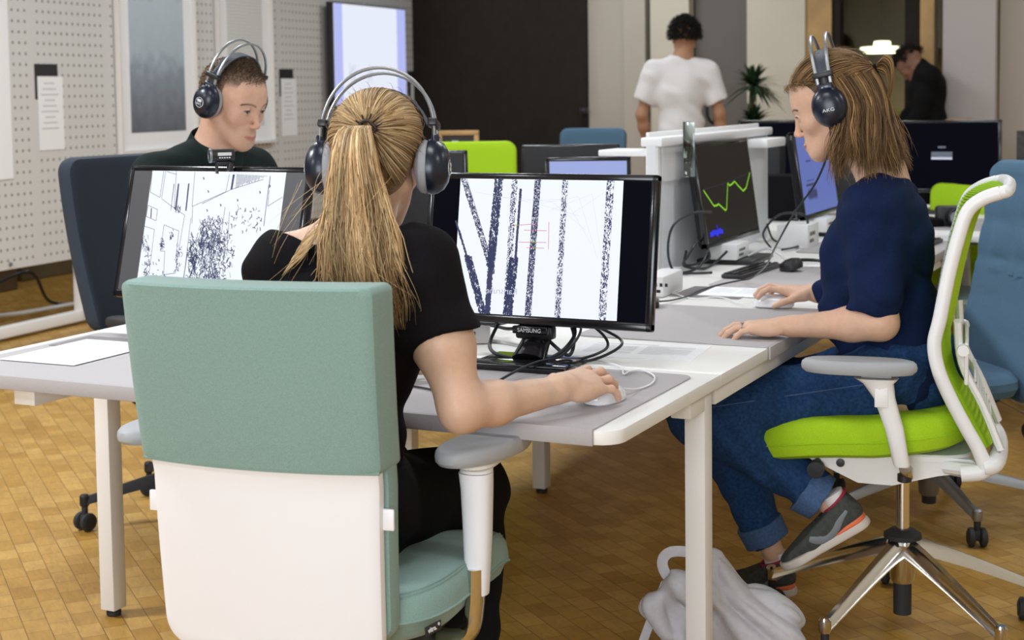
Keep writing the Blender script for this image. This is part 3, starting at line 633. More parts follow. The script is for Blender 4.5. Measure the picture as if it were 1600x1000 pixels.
# ---- foreground chair: teal cover over a white shell, white and chrome armrests
def office_chair_teal(name, label, x, y, rz, far=False):
    t = thing(name, label, 'chair', (x, y, 0), rz)
    star_base(t, .34, math.radians(18), hub_h=.19, col_top=.37)
    # seat
    o = superell(.55, .545, 3.8, 64, 0, .055)
    def sf(px, py, pz):
        return (px, py+.005, .462+pz+.012*(abs(px)/.25)**2*(pz > 0)-.03*max(0, (py-.10)/.14)**2+.008*py/.24)
    MB().slab(o, [(.80, -.048), (.90, -.044), (.95, -.03), (.975, -.012), (1.0, -.002), (1.005, .0), (1.0, .004), (.99, .022), (.955, .036), (.90, .042), (.8, .044)], sf).build('seat', 'teal', t)
    sm = MB(); pts = [sf(px*1.008, py*1.008, -.001) for px, py in o]; sm.tube(pts+[pts[0]], .0022, 6)
    for zz, sc in ((.037, .955), (.033, .968)): pts = [sf(px*sc, py*sc, zz) for px, py in o]; sm.tube(pts+[pts[0]], .0009, 5)
    sm.build('seat_seam', 'teal', t)
    MB().slab(superell(.42, .40, 4, 32), [(.9, .372), (1, .380), (1, .408), (.96, .414)]).build('seat_pan', 'dark_plastic', t)
    MB().box((0, -.03, .375), (.20, .30, .05), .015).build('mechanism', 'dark_plastic', t)
    # backrest: curved; yb(z) is the rear surface
    def yb(xx, zz): return -.262+.030*(xx/.22)**2-.016*math.sin((zz-.42)/.62*PI)-.18*max(0, zz-.70)
    def wz(zz): return 1+.075*max(0, min(1, (zz-.44)/.6))
    def bf(th_off):
        return lambda px, pz, th: (px*wz(pz), yb(px, pz)+th_off+th, pz)
    shell = rounded(-.205, .205, .402, .80, .045, 8)
    MB().slab(shell, [(.96, -.001), (.99, .002), (1, .010), (.995, .018)], bf(0), inner=IN).build('back_shell', 'shell', t)
    front = rounded(-.213, .213, .430, 1.030, .03, 6)
    MB().slab(front, [(.95, .020), (.985, .022), (1, .034), (.995, .055), (.97, .066), (.93, .070)], bf(0), inner=IN).build('back_cushion', 'teal', t)
    cover = rounded(-.2145, .2145, .728, 1.038, .013, 5)
    MB().slab(cover, [(.965, -.012), (.99, -.008), (1, .004), (1.002, .05), (1.0, .066), (.985, .074), (.95, .076)], bf(-.002), inner=IN).build('back_cover', 'teal', t)
    hem = MB(); pts = [Vector(bf(-.0125)(px, .7315, .002)) for px in np.linspace(-.210, .210, 24)]; hem.tube(pts, .0032, 8); pts = [Vector(bf(-.0133)(px, .7405, .0015)) for px in np.linspace(-.210, .210, 24)]; hem.tube(pts, .0008, 5)
    hem.tube([bf(-.010)(.2145*.955, z_, .0) for z_ in np.linspace(.735, 1.02, 14)], .0012, 5)
    hem.build('cover_hem', 'teal', t)
    for sx in (-1, 1):
        MB().box((sx*.214, -.236, .648), (.030, .006, .036), .0025).build('shell_tab', 'shell', t)
    # armrests
    for sx in (-1, 1):
        a = MB(); bx = sx*.280
        path = spline([(sx*.12, -.02, .378), (sx*.22, -.02, .375), (sx*.268, -.01, .385), (bx-.002*sx, .0, .43), (bx, .005, .50)], 6)
        a.tube(path, .016, 12, flat=1.6, up=(0, 1, 0)); a.build('armrest_bracket', 'chrome', t)
        s_ = MB(); secs = []
        for q, (w, d, zz, xo) in enumerate(((.020, .034, .452, 0), (.0205, .036, .455, 0), (.0255, .042, .56, 0), (.0285, .046, .640, -.002), (.030, .05, .668, -.004))):
            secs.append([(bx+xo*sx+px, .01+(zz-.455)*.06+py, zz) for px, py in superell(w*2, d*1.15, 2.6, 24)])
        s_.loft(secs); s_.build('armrest_post', 'shell', t)
        c = MB(); c.lathe([(.030, .669), (.030, .674), (.026, .676)], (bx-.004*sx, .025, 0), 24); c.build('post_collar', 'white_metal', t)
        m_ = MB().slab(superell(.07, .13, 2.4, 24, bx-.004*sx, .05), [(.8, .674), (1, .680), (1, .686), (.9, .690)]); m_.build('pad_plate', 'white_metal', t)
        arm_pad(t, bx-.004*sx-(.095 if sx < 0 else 0), .070, .704, .255, .112, rot=math.radians(-14))
    if not far:
        l = MB(); l.X = Matrix.Translation((.197, -.205, .415)) @ Matrix.Rotation(math.radians(8), 4, 'Z') @ Matrix.Rotation(math.radians(90), 4, 'Y') @ Matrix.Rotation(PI/2, 4, 'Z')
        l.X = Matrix.Translation((.2545, -.14, .437)) @ Matrix.Rotation(math.radians(76), 4, 'Z') @ Matrix.Rotation(math.radians(86), 4, 'X')
        l.box((0, 0, 0), (.046, .017, .0012), .0004); l.mi = 1; add_text(l, 'vitra.', .0125, Matrix.Translation((-.003, 0, .001))); add_text(l, '®', .007, Matrix.Translation((.016, .003, .001)))
        l.build('maker_tag', ['black_card', 'paper'], t)
    return t
teal = office_chair_teal('office_chair', 'foreground office chair with a pale teal cover over its white shell back', -1.492, 2.300, math.radians(7))
t2 = office_chair_teal('office_chair', 'teal office chair cut off by the right edge of the picture', -1.00, 6.15, math.radians(90+4), True)
# ---- lime chair under the woman in blue: white loop frame, lime cushion
def office_chair_lime(label, x, y, rz):
    t = thing('office_chair', label, 'chair', (x, y, 0), rz)
    star_base(t, .335, math.radians(-110)-rz, hub_h=.225, col_top=.42)
    # profile of the frame in local (y,z); local +y is forward (world -x)
    prof = [(-.175, .452), (-.225, .462), (-.215, .505), (-.185, .560), (-.150, .627), (-.124, .690), (-.114, .75), (-.126, .81), (-.145, .913), (-.166, 1.0), (-.186, 1.058), (-.218, 1.086), (-.256, 1.100)]
    P = spline([(0, a, b) for a, b in prof], 6)
    for sx in (-1, 1):
        f = MB(); pts = [(sx*.215, p[1], p[2]) for p in P]; n = len(pts)
        f.tube(pts, [.016 if i > 12 else .020-.0003*i for i in range(n)], 12, flat=.85, up=(1, 0, 0)); f.build('back_frame_side', 'white_plastic', t)
    tp = spline([(-.215, -.256, 1.100), (-.195, -.272, 1.104), (0, -.280, 1.108), (.195, -.272, 1.104), (.215, -.256, 1.100)], 6)
    MB().tube(tp, .015, 12).build('top_rail', 'white_plastic', t)
    bp_ = spline([(-.215, -.222, .47), (-.19, -.25, .475), (0, -.262, .478), (.19, -.25, .475), (.215, -.222, .47)], 6)
    MB().tube(bp_, .021, 12).build('lower_rail', 'white_plastic', t)
    # lime knitted back membrane with ribs
    up = [p for p in P if p[2] > .50]; rings = []
    mem = MB(); nx = 13; vs = []; th = .006
    for side in (0, 1):
        for p in up:
            for i in range(nx):
                xx = -.205+.41*i/(nx-1); bul = .038*(1-(xx/.205)**4)
                vs.append((xx, p[1]-bul+(.012 if side else .004), p[2]))
    m_ = len(up); fs = []
    for side in (0, 1):
        o_ = side*m_*nx
        for j in range(m_-1):
            for i in range(nx-1):
                q = (o_+j*nx+i, o_+j*nx+i+1, o_+(j+1)*nx+i+1, o_+(j+1)*nx+i); fs.append(q if side else q[::-1])
    mem.add(vs, fs)
    for p in up[1::1]:
        if p[2] > .52: mem.tube([(-.200+.40*i/10, p[1]-.036*(1-((i-5)/5)**4)+.013, p[2]) for i in range(11)], .0026, 5)
    mem.build('back_fabric', 'green', t)
    # inner white lumbar bracket
    lb = MB()
    for sx in (-1, 1): lb.tube(spline([(sx*.16, -.262, .50), (sx*.155, -.222, .60), (sx*.16, -.175, .70), (sx*.175, -.165, .80)], 5), .010, 8, flat=1.8, up=(1, 0, 0))
    lb.box((0, -.185, .70), (.36, .010, .10), .006)
    for k in range(7): lb.box((0, -.205-.006*k, .655-.018*k), (.28, .006, .006), .002)
    lb.build('lumbar_bracket', 'white_plastic', t)
    for sx in (-1, 1): MB().lathe([(.002, -.014), (.013, -.014), (.014, 0), (.013, .014), (.002, .014)], (sx*.19, -.178, .735), 16, Matrix.Rotation(PI/2, 3, 'Y')).build('lumbar_knob', 'white_plastic', t)
    # seat
    o = superell(.47, .535, 3.2, 56, 0, .065)
    def sf(px, py, pz):
        u = (py-.02)/.24; return (px, py, .520+pz+.014*(abs(px)/.235)**2*(pz > 0)-.022*max(0, u-.3)**2*1.5+(.030 if u < 0 else .010)*(-u))
    MB().slab(o, [(.80, -.046), (.90, -.044), (.965, -.034), (.995, -.012), (1.0, .004), (.985, .024), (.95, .035), (.89, .041), (.8, .044)], sf).build('seat', 'green', t)
    sm = MB(); pts = [sf(px*1.002, py*1.002, -.004) for px, py in o]; sm.tube(pts+[pts[0]], .0014, 5); sm.build('seat_seam', 'green', t)
    # white mechanism pan with side plates
    mc = MB(); mc.slab(superell(.36, .40, 5, 32, 0, -.005), [(.9, .462), (1, .466), (1, .478), (.98, .482)])
    mc.build('seat_pan', 'white_plastic', t)
    for sx in (-1, 1):
        pl_ = MB(); out = [(-.225, .452), (-.12, .432), (-.02, .404), (.06, .406), (.19, .466), (.21, .478), (-.14, .478), (-.20, .475)]
        ring = [(sx*.150, a, b) for a, b in out]; ring2 = [(sx*.174, a, b) for a, b in out]; pl_.loft([ring, ring2]); pl_.build('side_plate', 'white_plastic', t, smooth=False)
        MB().tube([(sx*.17, -.14, .455), (sx*.215, -.215, .460)], .016, 10).build('frame_arm', 'white_plastic', t)
        MB().lathe([(.001, 0), (.010, 0), (.010, .004), (.001, .005)], (sx*.174, .10, .452), 16, Matrix.Rotation(sx*PI/2, 3, 'Y')).build('pivot_cap', 'black_plastic', t)
        MB().tube([(sx*.12, .15, .452), (sx*.205, .155, .452)], .009, 10).build('lever', 'black_plastic', t)
        MB().lathe([(.001, 0), (.020, 0), (.020, .03), (.001, .032)], (sx*.185, .155, .440), 18, Matrix.Rotation(sx*PI/2, 3, 'Y')).build('lever_knob', 'dark_plastic', t)
        bx = sx*.262; secs = []
        for w, d, zz, yo in ((.019, .030, .474, -.045), (.020, .033, .478, -.044), (.022, .038, .56, -.028), (.025, .043, .63, -.006), (.028, .062, .664, .008), (.030, .090, .676, .012)):
            secs.append([(bx+px, yo+py, zz) for px, py in superell(w*2, d*1.12, 2.8, 24)])
        MB().loft(secs).build('armrest_post', 'white_plastic', t)
        MB().box((bx+sx*.025, .0, .635), (.004, .03, .045), .003).build('height_button', 'white_plastic', t)
        MB().box((bx, .012, .681), (.035, .07, .010), .003).build('armrest_slide', 'steel', t)
        arm_pad(t, bx, .052, .702, .262, .095)
        MB().tube([(sx*.16, -.055, .442), (sx*.235, -.055, .442), (bx, -.052, .468)], .014, 10).build('armrest_bracket', 'chrome', t)
        MB().lathe([(.012, 0), (.016, .002), (.016, .018), (.010, .02)], (bx-sx*.02, -.05, .432), 16).build('bracket_knob', 'black_plastic', t)
    MB().box((0, 0, .425), (.10, .16, .05), .012).build('mechanism', 'white_plastic', t)
    return t
lime = office_chair_lime('lime green office chair with white loop frame under the woman in blue', -.779, 3.712, math.radians(99))
for o in lime.children:
    if o.name.split('.')[0] in ('star_base', 'castor', 'column', 'column_sleeve', 'gas_spring'): o.location = (0, -.037, 0)
# ---- plain upholstered task chairs (navy, blue, lime) with dark or chrome base
def task_chair(label, x, y, rz, m, top=1.09, arms='dark_plastic', base='dark_plastic', tuft=False, w=.44, bot=.50, a0=0, lean=.06, seat_z=.47, name='office_chair', top_w=1.0, r=.34):
    t = thing(name, label, 'chair', (x, y, 0), rz)
    star_base(t, r, a0, m=base, hub_h=.17, col_top=seat_z-.06, column='dark_plastic')
    o = superell(w+.05, .47, 3.4, 48)
    MB().slab(o, [(.82, -.04), (.95, -.034), (1, -.01), (.99, .012), (.93, .028), (.84, .032)], lambda px, py, pz: (px, py+.01, seat_z+pz-.02*max(0, (py-.1)/.14)**2)).build('seat', m, t)
    MB().slab(superell(w*.8, .36, 4, 24), [(.9, seat_z-.065), (1, seat_z-.058), (1, seat_z-.038)]).build('seat_pan', 'dark_plastic', t)
    def bf(px, pz, th):
        yy = -.25-lean*(pz-bot)/(top-bot)*1.6+.02*(px/.22)**2-.015*math.sin((pz-bot)/(top-bot)*PI)+th
        if tuft: yy += (.013 if th > 0 else -.013)*(abs(math.cos(px*26)*math.cos(pz*26))**.5-.5)*(1 if pz > .74 else .3)
        return (px*(1+(top_w-1)*(pz-bot)/(top-bot)), yy, pz)
    MB().slab(rounded(-w/2, w/2, bot-.06, top, .05, 8), [(.94, -.034), (.98, -.026), (1, -.006), (1, .014), (.98, .028), (.94, .034)], bf, inner=IN).build('backrest', m, t)
    MB().tube(spline([(0, -.05, seat_z-.06), (0, -.22, seat_z-.05), (0, -.31, seat_z+.05), (0, -.315, seat_z+.18)], 5), .022, 10, flat=1.8, up=(1, 0, 0)).build('back_bracket', 'dark_plastic', t)
    if arms:
        for sx in (-1, 1):
            MB().tube(spline([(sx*.15, 0, seat_z-.055), (sx*.25, 0, seat_z-.05), (sx*.285, 0, seat_z+.02), (sx*.288, .01, seat_z+.18)], 5), .016, 10, flat=1.5, up=(0, 1, 0)).build('armrest_post', arms, t)
            arm_pad(t, sx*.285, .045, seat_z+.195, .27, .085, m='rubber' if arms == 'dark_plastic' else 'arm_grey')
    return t
task_chair('dark navy office chair of the seated man, behind the left drawing monitor', -2.98, 3.84, math.radians(-90-6), 'navy_fabric', top=1.155, a0=math.radians(228)+math.radians(96), w=.46, r=.36, bot=.66, top_w=1.10, lean=.05)
task_chair('blue office chair with a quilted back, behind the lime chair', -.87, 4.76, math.radians(128), 'blue_fabric', top=1.10, a0=math.radians(-40), tuft=True, base='steel', w=.46, arms=None, lean=.085, bot=.44, seat_z=.44)
task_chair('lime green office chair back seen over the right drawing monitor', -3.30, 6.32, math.radians(180+28), 'green', top=1.10, arms=None, w=.50)
task_chair('small blue office chair back in front of the dark wall', -3.58, 8.35, math.radians(180+10), 'blue_fabric', top=1.11, arms=None, w=.42)
task_chair('lime green office chair at the far desk, under the big black monitor', -1.12, 7.02, math.radians(180), 'green', top=.885, arms=None, w=.44)
# ================================================================ organic surfaces: blended solids meshed as one skin
f32 = np.float32
def V3(*a): return np.array(a, dtype=f32)
def rc(a, b, r1, r2=None, k=.02, op='u'):
    a = np.array(a, f32); b = np.array(b, f32); r2 = r1 if r2 is None else r2
    ba = b-a; l2 = float(ba @ ba); L = math.sqrt(l2)
    def f(P):
        pa = P-a; t = np.clip((pa @ ba)/l2, 0, 1)
        d = pa-t[:, None]*ba
        return np.sqrt((d*d).sum(1))-(r1+(r2-r1)*t)
    return (f, (a+b)/2, L/2+max(r1, r2), k, op)
def ell(c, r, R=None, k=.03, op='u'):
    c = np.array(c, f32); r = np.array(r, f32); Rm = None if R is None else np.array(R, f32)
    def f(P):
        p = P-c
        if Rm is not None: p = p @ Rm        # columns of R are the local axes
        k0 = np.sqrt(((p/r)**2).sum(1)); k1 = np.sqrt(((p/(r*r))**2).sum(1))+1e-6
        return k0*(k0-1)/k1
    return (f, c, float(r.max()), k, op)
def group(prims, k=.02, op='u', R=None, t=None, scale=1.):
    """prims in a local frame placed by R (columns = axes) and t"""
    Rm = np.eye(3, dtype=f32) if R is None else np.array(R, f32); t = np.zeros(3, f32) if t is None else np.array(t, f32)
    cs = np.array([p[1] for p in prims if p[4] == 'u']); c = (cs.min(0)+cs.max(0))/2; rad = max(float(np.linalg.norm(p[1]-c))+p[2] for p in prims if p[4] == 'u')
    def f(P):
        return combine(prims, (P-t) @ Rm/scale)*scale
    return (f, Rm @ c*scale+t, rad*scale, k, op)
def combine(prims, P, sel=None):
    d = None
    for i, (fn, c, r, k, op) in enumerate(prims):
        if sel is not None and not sel[i]: continue
        e = fn(P)
        if d is None: d = e if op == 'u' else np.full(len(P), 9., f32)
        elif op == 'u':
            h = np.maximum(k-np.abs(d-e), 0)/k; d = np.minimum(d, e)-h*h*k*.25
        elif op == 's':
            e = -e; h = np.maximum(k-np.abs(d-e), 0)/k; d = np.maximum(d, e)+h*h*k*.25
        elif op == 'i':
            h = np.maximum(k-np.abs(d-e), 0)/k; d = np.maximum(d, e)+h*h*k*.25
        elif op == 'd': d = d+e
    return d
def half(p0, n, k=.004):
    """cuts away everything on the side n points to"""
    p0 = np.array(p0, f32); n = np.array(n, f32); n = n/np.linalg.norm(n)
    return (lambda P: (P-p0) @ n, p0, 99., k, 'i')
def disp(fn): return (fn, V3(0, 0, 0), 99., 0, 'd')
def mesh_sdf(prims, h, lo=None, hi=None, B=10):
    us = [p for p in prims if p[4] == 'u']
    l0 = np.min([p[1]-p[2]-.03 for p in us], 0); h0 = np.max([p[1]+p[2]+.03 for p in us], 0)
    lo = l0 if lo is None else np.maximum(l0, lo); hi = h0 if hi is None else np.minimum(h0, hi)
    nb = np.maximum(1, np.ceil((hi-lo)/(h*B)).astype(int)); N = nb*B+1
    V = np.full(tuple(N), 1., f32)
    bi = np.stack(np.meshgrid(*[np.arange(n) for n in nb], indexing='ij'), -1).reshape(-1, 3)
    C = (lo+(bi+.5)*B*h).astype(f32); R = B*h*.8661
    D = np.stack([p[0](C) if p[4] != 'd' else np.zeros(len(C), f32) for p in prims])
    tot = combine([(lambda P, i=i: D[i], p[1], p[2], max(p[3], 1e-5), p[4]) for i, p in enumerate(prims)], C)
    act = np.abs(tot) < R*1.25+.03
    g = np.stack(np.meshgrid(*[np.arange(B+1)]*3, indexing='ij'), -1).reshape(-1, 3)
    isu = np.array([p[4] == 'u' for p in prims])
    umin = D[isu].min(0)
    for j in np.nonzero(~act)[0]:
        if tot[j] < 0:
            a = bi[j]*B; V[a[0]:a[0]+B+1, a[1]:a[1]+B+1, a[2]:a[2]+B+1] = -1
    for j in np.nonzero(act)[0]:
        sel = np.where(isu, D[:, j] < umin[j]+2.4*R+.05, True)
        a = bi[j]*B; P = (lo+(a+g)*h).astype(f32)
        V[a[0]:a[0]+B+1, a[1]:a[1]+B+1, a[2]:a[2]+B+1] = combine(prims, P, sel).reshape(B+1, B+1, B+1)
    S = V < 0; n0, n1, n2 = S.shape
    c = [(i, j, k) for i in (0, 1) for j in (0, 1) for k in (0, 1)]
    al = np.ones((n0-1, n1-1, n2-1), bool); an = np.zeros_like(al)
    for i, j, k in c:
        s_ = S[i:n0-1+i, j:n1-1+j, k:n2-1+k]; al &= s_; an |= s_
    idx = np.argwhere(an & ~al)
    if len(idx) == 0: return np.zeros((0, 3)), np.zeros((0, 4), int)
    lin = idx[:, 0]*(n1*n2)+idx[:, 1]*n2+idx[:, 2]
    cv = np.stack([V[idx[:, 0]+i, idx[:, 1]+j, idx[:, 2]+k] for i, j, k in c], 1); co = np.array(c, f32)
    acc = np.zeros((len(idx), 3), f32); cnt = np.zeros(len(idx), f32)
    for a in range(8):
        for b in range(a+1, 8):
            if np.abs(co[a]-co[b]).sum() != 1: continue
            m_ = (cv[:, a] < 0) != (cv[:, b] < 0); t = np.where(m_, cv[:, a]/(cv[:, a]-cv[:, b]+1e-12), 0)
            acc += m_[:, None]*(co[a]+t[:, None]*(co[b]-co[a])); cnt += m_
    verts = lo+(idx+acc/cnt[:, None])*h
    order = np.argsort(lin); sl = lin[order]
    def look(I):
        l_ = I[:, 0]*(n1*n2)+I[:, 1]*n2+I[:, 2]; q = np.searchsorted(sl, l_); q = np.clip(q, 0, len(sl)-1)
        return np.where(sl[q] == l_, order[q], -1)
    faces = []
    for ax in range(3):
        sl0 = [slice(None)]*3; sl1 = [slice(None)]*3; sl0[ax] = slice(0, -1); sl1[ax] = slice(1, None)
        A_, B_ = S[tuple(sl0)], S[tuple(sl1)]; e = np.argwhere(A_ != B_); u, w = (ax+1) % 3, (ax+2) % 3
        e = e[(e[:, u] > 0) & (e[:, w] > 0)]
        if not len(e): continue
        ins = A_[e[:, 0], e[:, 1], e[:, 2]]; q = []
        for du, dw in ((-1, -1), (0, -1), (0, 0), (-1, 0)):
            I = e.copy(); I[:, u] += du; I[:, w] += dw; q.append(look(I))
        q = np.stack(q, 1); ok = (q >= 0).all(1); q = q[ok]; ins = ins[ok]
        q[~ins] = q[~ins][:, ::-1]; faces.append(q)
    return verts.astype(float), np.concatenate(faces)
def np_mesh(name, parts, m, parent=None, col=None, attr='Col', sharp=False):
    """parts: list of (verts, quads) joined into one mesh object; col(verts)->(n,3) colours"""
    vs = np.concatenate([p[0] for p in parts]); off = 0; fs = []
    for v, f in parts: fs.append(f+off); off += len(v)
    fs = np.concatenate(fs); k = fs.shape[1]
    me = bpy.data.meshes.new(name); me.vertices.add(len(vs)); me.vertices.foreach_set('co', vs.astype(np.float32).ravel())
    me.loops.add(fs.size); me.loops.foreach_set('vertex_index', fs.astype(np.int32).ravel())
    me.polygons.add(len(fs)); me.polygons.foreach_set('loop_start', np.arange(0, fs.size, k, dtype=np.int32)); me.polygons.foreach_set('loop_total', np.full(len(fs), k, np.int32))
    me.polygons.foreach_set('use_smooth', np.ones(len(fs), bool)); me.update(calc_edges=True); me.materials.append(M[m] if isinstance(m, str) else m)
    if col is not None:
        c = col(vs) if callable(col) else col; a = me.color_attributes.new(attr, 'FLOAT_COLOR', 'POINT'); a.data.foreach_set('color', np.concatenate([c, np.ones((len(c), 1))], 1).astype(np.float32).ravel())
    o = bpy.data.objects.new(name, me); COL.objects.link(o)
    if parent: o.parent = parent
    return o
def frame(fwd, up=(0, 0, 1)):
    """columns: right (x), forward (y), up (z)"""
    f = np.array(fwd, float); f /= np.linalg.norm(f); r = np.cross(f, np.array(up, float)); r /= np.linalg.norm(r); u = np.cross(r, f)
    return np.stack([r, f, u], 1)
def head_frame(yaw, pitch, roll=0):
    """yaw about z from +y (ccw), pitch down positive, columns right, forward, up"""
    m_ = Matrix.Rotation(yaw, 3, 'Z') @ Matrix.Rotation(-pitch, 3, 'X') @ Matrix.Rotation(roll, 3, 'Y')
    return np.array(m_)
# ---------------------------------------------------------------- head in its own frame: origin between the ears, y forward, z up
def head_prims(male=False, smile=.5, mouth=1.):
    j = 1.06 if male else 1.0; P = []
    P.append(ell((0, -.014, .036), (.073, .093, .080), k=.03))
    P.append(ell((0, .030, .030), (.062, .058, .052), k=.04))
    P.append(ell((0, .034, -.035), (.050, .052, .066), k=.035))
    for s in (-1, 1):
        P.append(rc((s*.050*j, -.004, -.048), (s*.022*j, .070, -.094), .016, .013, k=.03))
        P.append(ell((s*.040, .058, -.024), (.020, .016, .017), k=.028))
        P.append(rc((s*.010, .0835, .016), (s*.040, .070, .019), .0075 if male else .006, .0065, k=.014))
    P.append(ell((0, .0755, -.068), (.027, .018, .020), k=.022))
    P.append(ell((0, .0745, -.0985), (.0165*j, .0135, .0135*j), k=.02))
    P.append(rc((0, .060, -.092), (0, .02, -.082), .020, .026, k=.03))
    for s in (-1, 1): P.append(ell((s*.031, .0985, -.001), (.0175, .0155, .0125), k=.014, op='s'))
    P.append(rc((0, .086, .006), (0, .1020, -.031), .0058, .0066, k=.012))
    P.append(ell((0, .1045, -.0358), (.0078, .0078, .0070), k=.008))
    for s in (-1, 1): P.append(ell((s*.0098, .0965, -.0400), (.0058, .0078, .0055), k=.007))
    for s in (-1, 1):   # eyeball and lids
        P.append(ell((s*.0310, .0725, 0), (.0135, .0125, .0125), k=.003))
        P.append(rc((s*.0205, .0830, .0015), (s*.0305, .0860, .0062), .0026, .0030, k=.004)); P.append(rc((s*.0305, .0860, .0062), (s*.0425, .0790, .0010), .0030, .0024, k=.004))
        P.append(rc((s*.0215, .0825, -.0035), (s*.0310, .0838, -.0068), .0020, .0022, k=.004)); P.append(rc((s*.0310, .0838, -.0068), (s*.0415, .0785, -.0025), .0022, .0018, k=.004))
    up = .004*smile
    for s in (-1, 1):
        P.append(rc((0, .0945, -.0690), (s*.022*mouth, .0825, -.0715+up), .0045, .0022, k=.006))
        P.append(rc((0, .0925, -.0770), (s*.019*mouth, .0820, -.0735+up), .0052, .0022, k=.006))
    for s in (-1, 1): P.append(rc((0, .0990, -.0727), (s*.020*mouth, .0860, -.0722+up), .0010, .0008, k=.004, op='s'))
    for s in (-1, 1):   # ear
        P.append(ell((s*.0735, -.006, -.004), (.007, .018, .030), k=.006)); P.append(ell((s*.080, -.002, 0), (.006, .010, .018), k=.006, op='s'))
    return P
def head_color(R, c0, base, scale=1., stubble=None, brow=(.09, .055, .03), lip=(.50, .17, .15), iris=(.05, .045, .04)):
    base = np.array(base)
    def f(vs):
        p = (vs-np.array(c0)) @ R/scale; n = len(p); c = np.tile(base, (n, 1)).astype(float)
        def blend(w, col): 
            nonlocal c; w = np.clip(w, 0, 1)[:, None]; c = c*(1-w)+np.array(col)*w
        x = np.abs(p[:, 0]); y = p[:, 1]; z = p[:, 2]
        front = y > .03
        # warmer cheeks and nose are the skin's own colour
        blend(front*np.exp(-(((x-.042)/.018)**2+((z+.032)/.016)**2))*.30, base*np.array([1.0, .72, .68]))
        blend((y > .095)*np.exp(-(((z+.04)/.012)**2))*.25, base*np.array([1., .7, .66]))
        # lips
        inlip = (y > .074)*(np.abs(z+.073-.0035*(x/.02)**2*.8) < .0066*np.sqrt(np.clip(1-(x/.0235)**2, 0, 1)))
        blend(inlip*.85, lip)
        # eyes
        ex = (x-.031)/.0105; lidc = (z-.0002-.001*ex)/(.0046*np.sqrt(np.clip(1-ex*ex, 0.001, 1)))
        eye = (y > .078)*(np.abs(ex) < 1)*(np.abs(lidc) < 1); lower = lidc < .35; eye = eye*lower; blend(eye*1., (.36, .31, .29))
        blend(eye*(((x-.031)**2+(z-.0004)**2) < .0048**2), iris); blend(eye*(((x-.031)**2+(z-.0004)**2) < .0022**2), (.01, .01, .01))
        blend((y > .072)*(np.abs(ex) < 1.15)*(np.abs(lidc-.55) < .30), (.04, .025, .018))
        # brows
        bz = .0185+.004*np.clip(1-((x-.032)/.018)**2, -1, 1)
        blend((y > .06)*(x > .011)*(x < .051)*np.exp(-((z-bz)/.0030)**2)*.85, brow)
        blend((y > .090)*np.exp(-(((x-.0085)/.0028)**2+((z+.0450)/.002)**2))*.8, base*.25)
        if stubble is not None: blend((z < -.05)*(y > .0)*(.10), (.15, .10, .08))
        return c
    return f
# ---------------------------------------------------------------- hand
def hand(wrist, fwd, up, side, arch=22, curls=((18, 26, 22),)*4, spread=5, thumb=(28, -18), sc=1., lens=(.070, .078, .072, .056)):
    """wrist point, direction of the knuckles, back-of-hand normal; side +1 = thumb on the local +x"""
    F = frame(fwd, up); t = np.array(wrist, float); P = []
    w = [.026, .0085, -.009, -.0255]; ky = [.083, .086, .082, .074]; kz = [.0, .003, .001, -.003]
    P.append(rc((0, -.015, 0), (0, .010, .001), .0215, .0205, k=.012))
    for i in range(4): P.append(rc((side*w[i]*.45, .012, 0), (side*w[i], ky[i], kz[i]), .0125, .0098, k=.014))
    P.append(ell((side*.004, .050, -.004), (.032, .040, .0125), k=.014)); P.append(ell((side*.024, .034, -.010), (.014, .028, .013), k=.012)); P.append(ell((-side*.024, .036, -.008), (.010, .030, .012), k=.012))
    rr = [(.0088, .0080, .0072, .0066), (.0090, .0082, .0074, .0067), (.0086, .0078, .0070, .0063), (.0076, .0068, .0061, .0055)]; tips = []
    for i in range(4):
        a = math.radians(arch*.35); yaw = math.radians((1.5-i)*spread); p = np.array([side*w[i], ky[i], kz[i]]); cu = curls[i % len(curls)]; seg = [lens[i]*.45, lens[i]*.31, lens[i]*.26]; fl = []
        for q in range(3):
            a -= math.radians(cu[q]); d = np.array([side*math.sin(yaw)*math.cos(a), math.cos(yaw)*math.cos(a), math.sin(a)]); p2 = p+d*seg[q]
            fl.append(rc(p, p2, rr[i][q], rr[i][q+1], k=.0035)); p = p2
        P.append(group(fl, k=.0045)); tips.append((p, d))
    a0, a1 = thumb; p = np.array([side*.022, .020, -.006]); d1 = np.array([side*math.sin(math.radians(a0+22)), math.cos(math.radians(a0+22)), -.30]); d1 /= np.linalg.norm(d1)
    p2 = p+d1*.038; d2 = np.array([side*math.sin(math.radians(a0)), math.cos(math.radians(a0)), math.sin(math.radians(a1))]); d2 /= np.linalg.norm(d2); p3 = p2+d2*.030
    d3 = d2+np.array([-side*.25, 0, -.12]); d3 /= np.linalg.norm(d3); p4 = p3+d3*.024
    P.append(group([rc(p, p2, .0135, .0105, k=.006), rc(p2, p3, .0100, .0088, k=.004), rc(p3, p4, .0088, .0072, k=.004)], k=.010)); tips.append((p4, d3))
    return group(P, k=.012, R=F, t=t, scale=sc), F, t, tips
def add_nails(mb, F, t, tips, sc=1.):
    for p, d in tips[:4]:
        n = np.cross(np.cross(d, (0, 0, 1.)), d); n /= np.linalg.norm(n); c = p-d*.003+n*.0052; r = np.cross(d, n)
        W = lambda q: tuple(t+F @ (q*sc))
        ring = [W(c+d*.0052*math.sin(a)+r*.0038*math.cos(a)+n*.0008) for a in np.linspace(0, 2*PI, 12, endpoint=False)]; ring2 = [W(c+d*.006*math.sin(a)+r*.0045*math.cos(a)-n*.0015) for a in np.linspace(0, 2*PI, 12, endpoint=False)]
        mb.loft([ring2, ring])
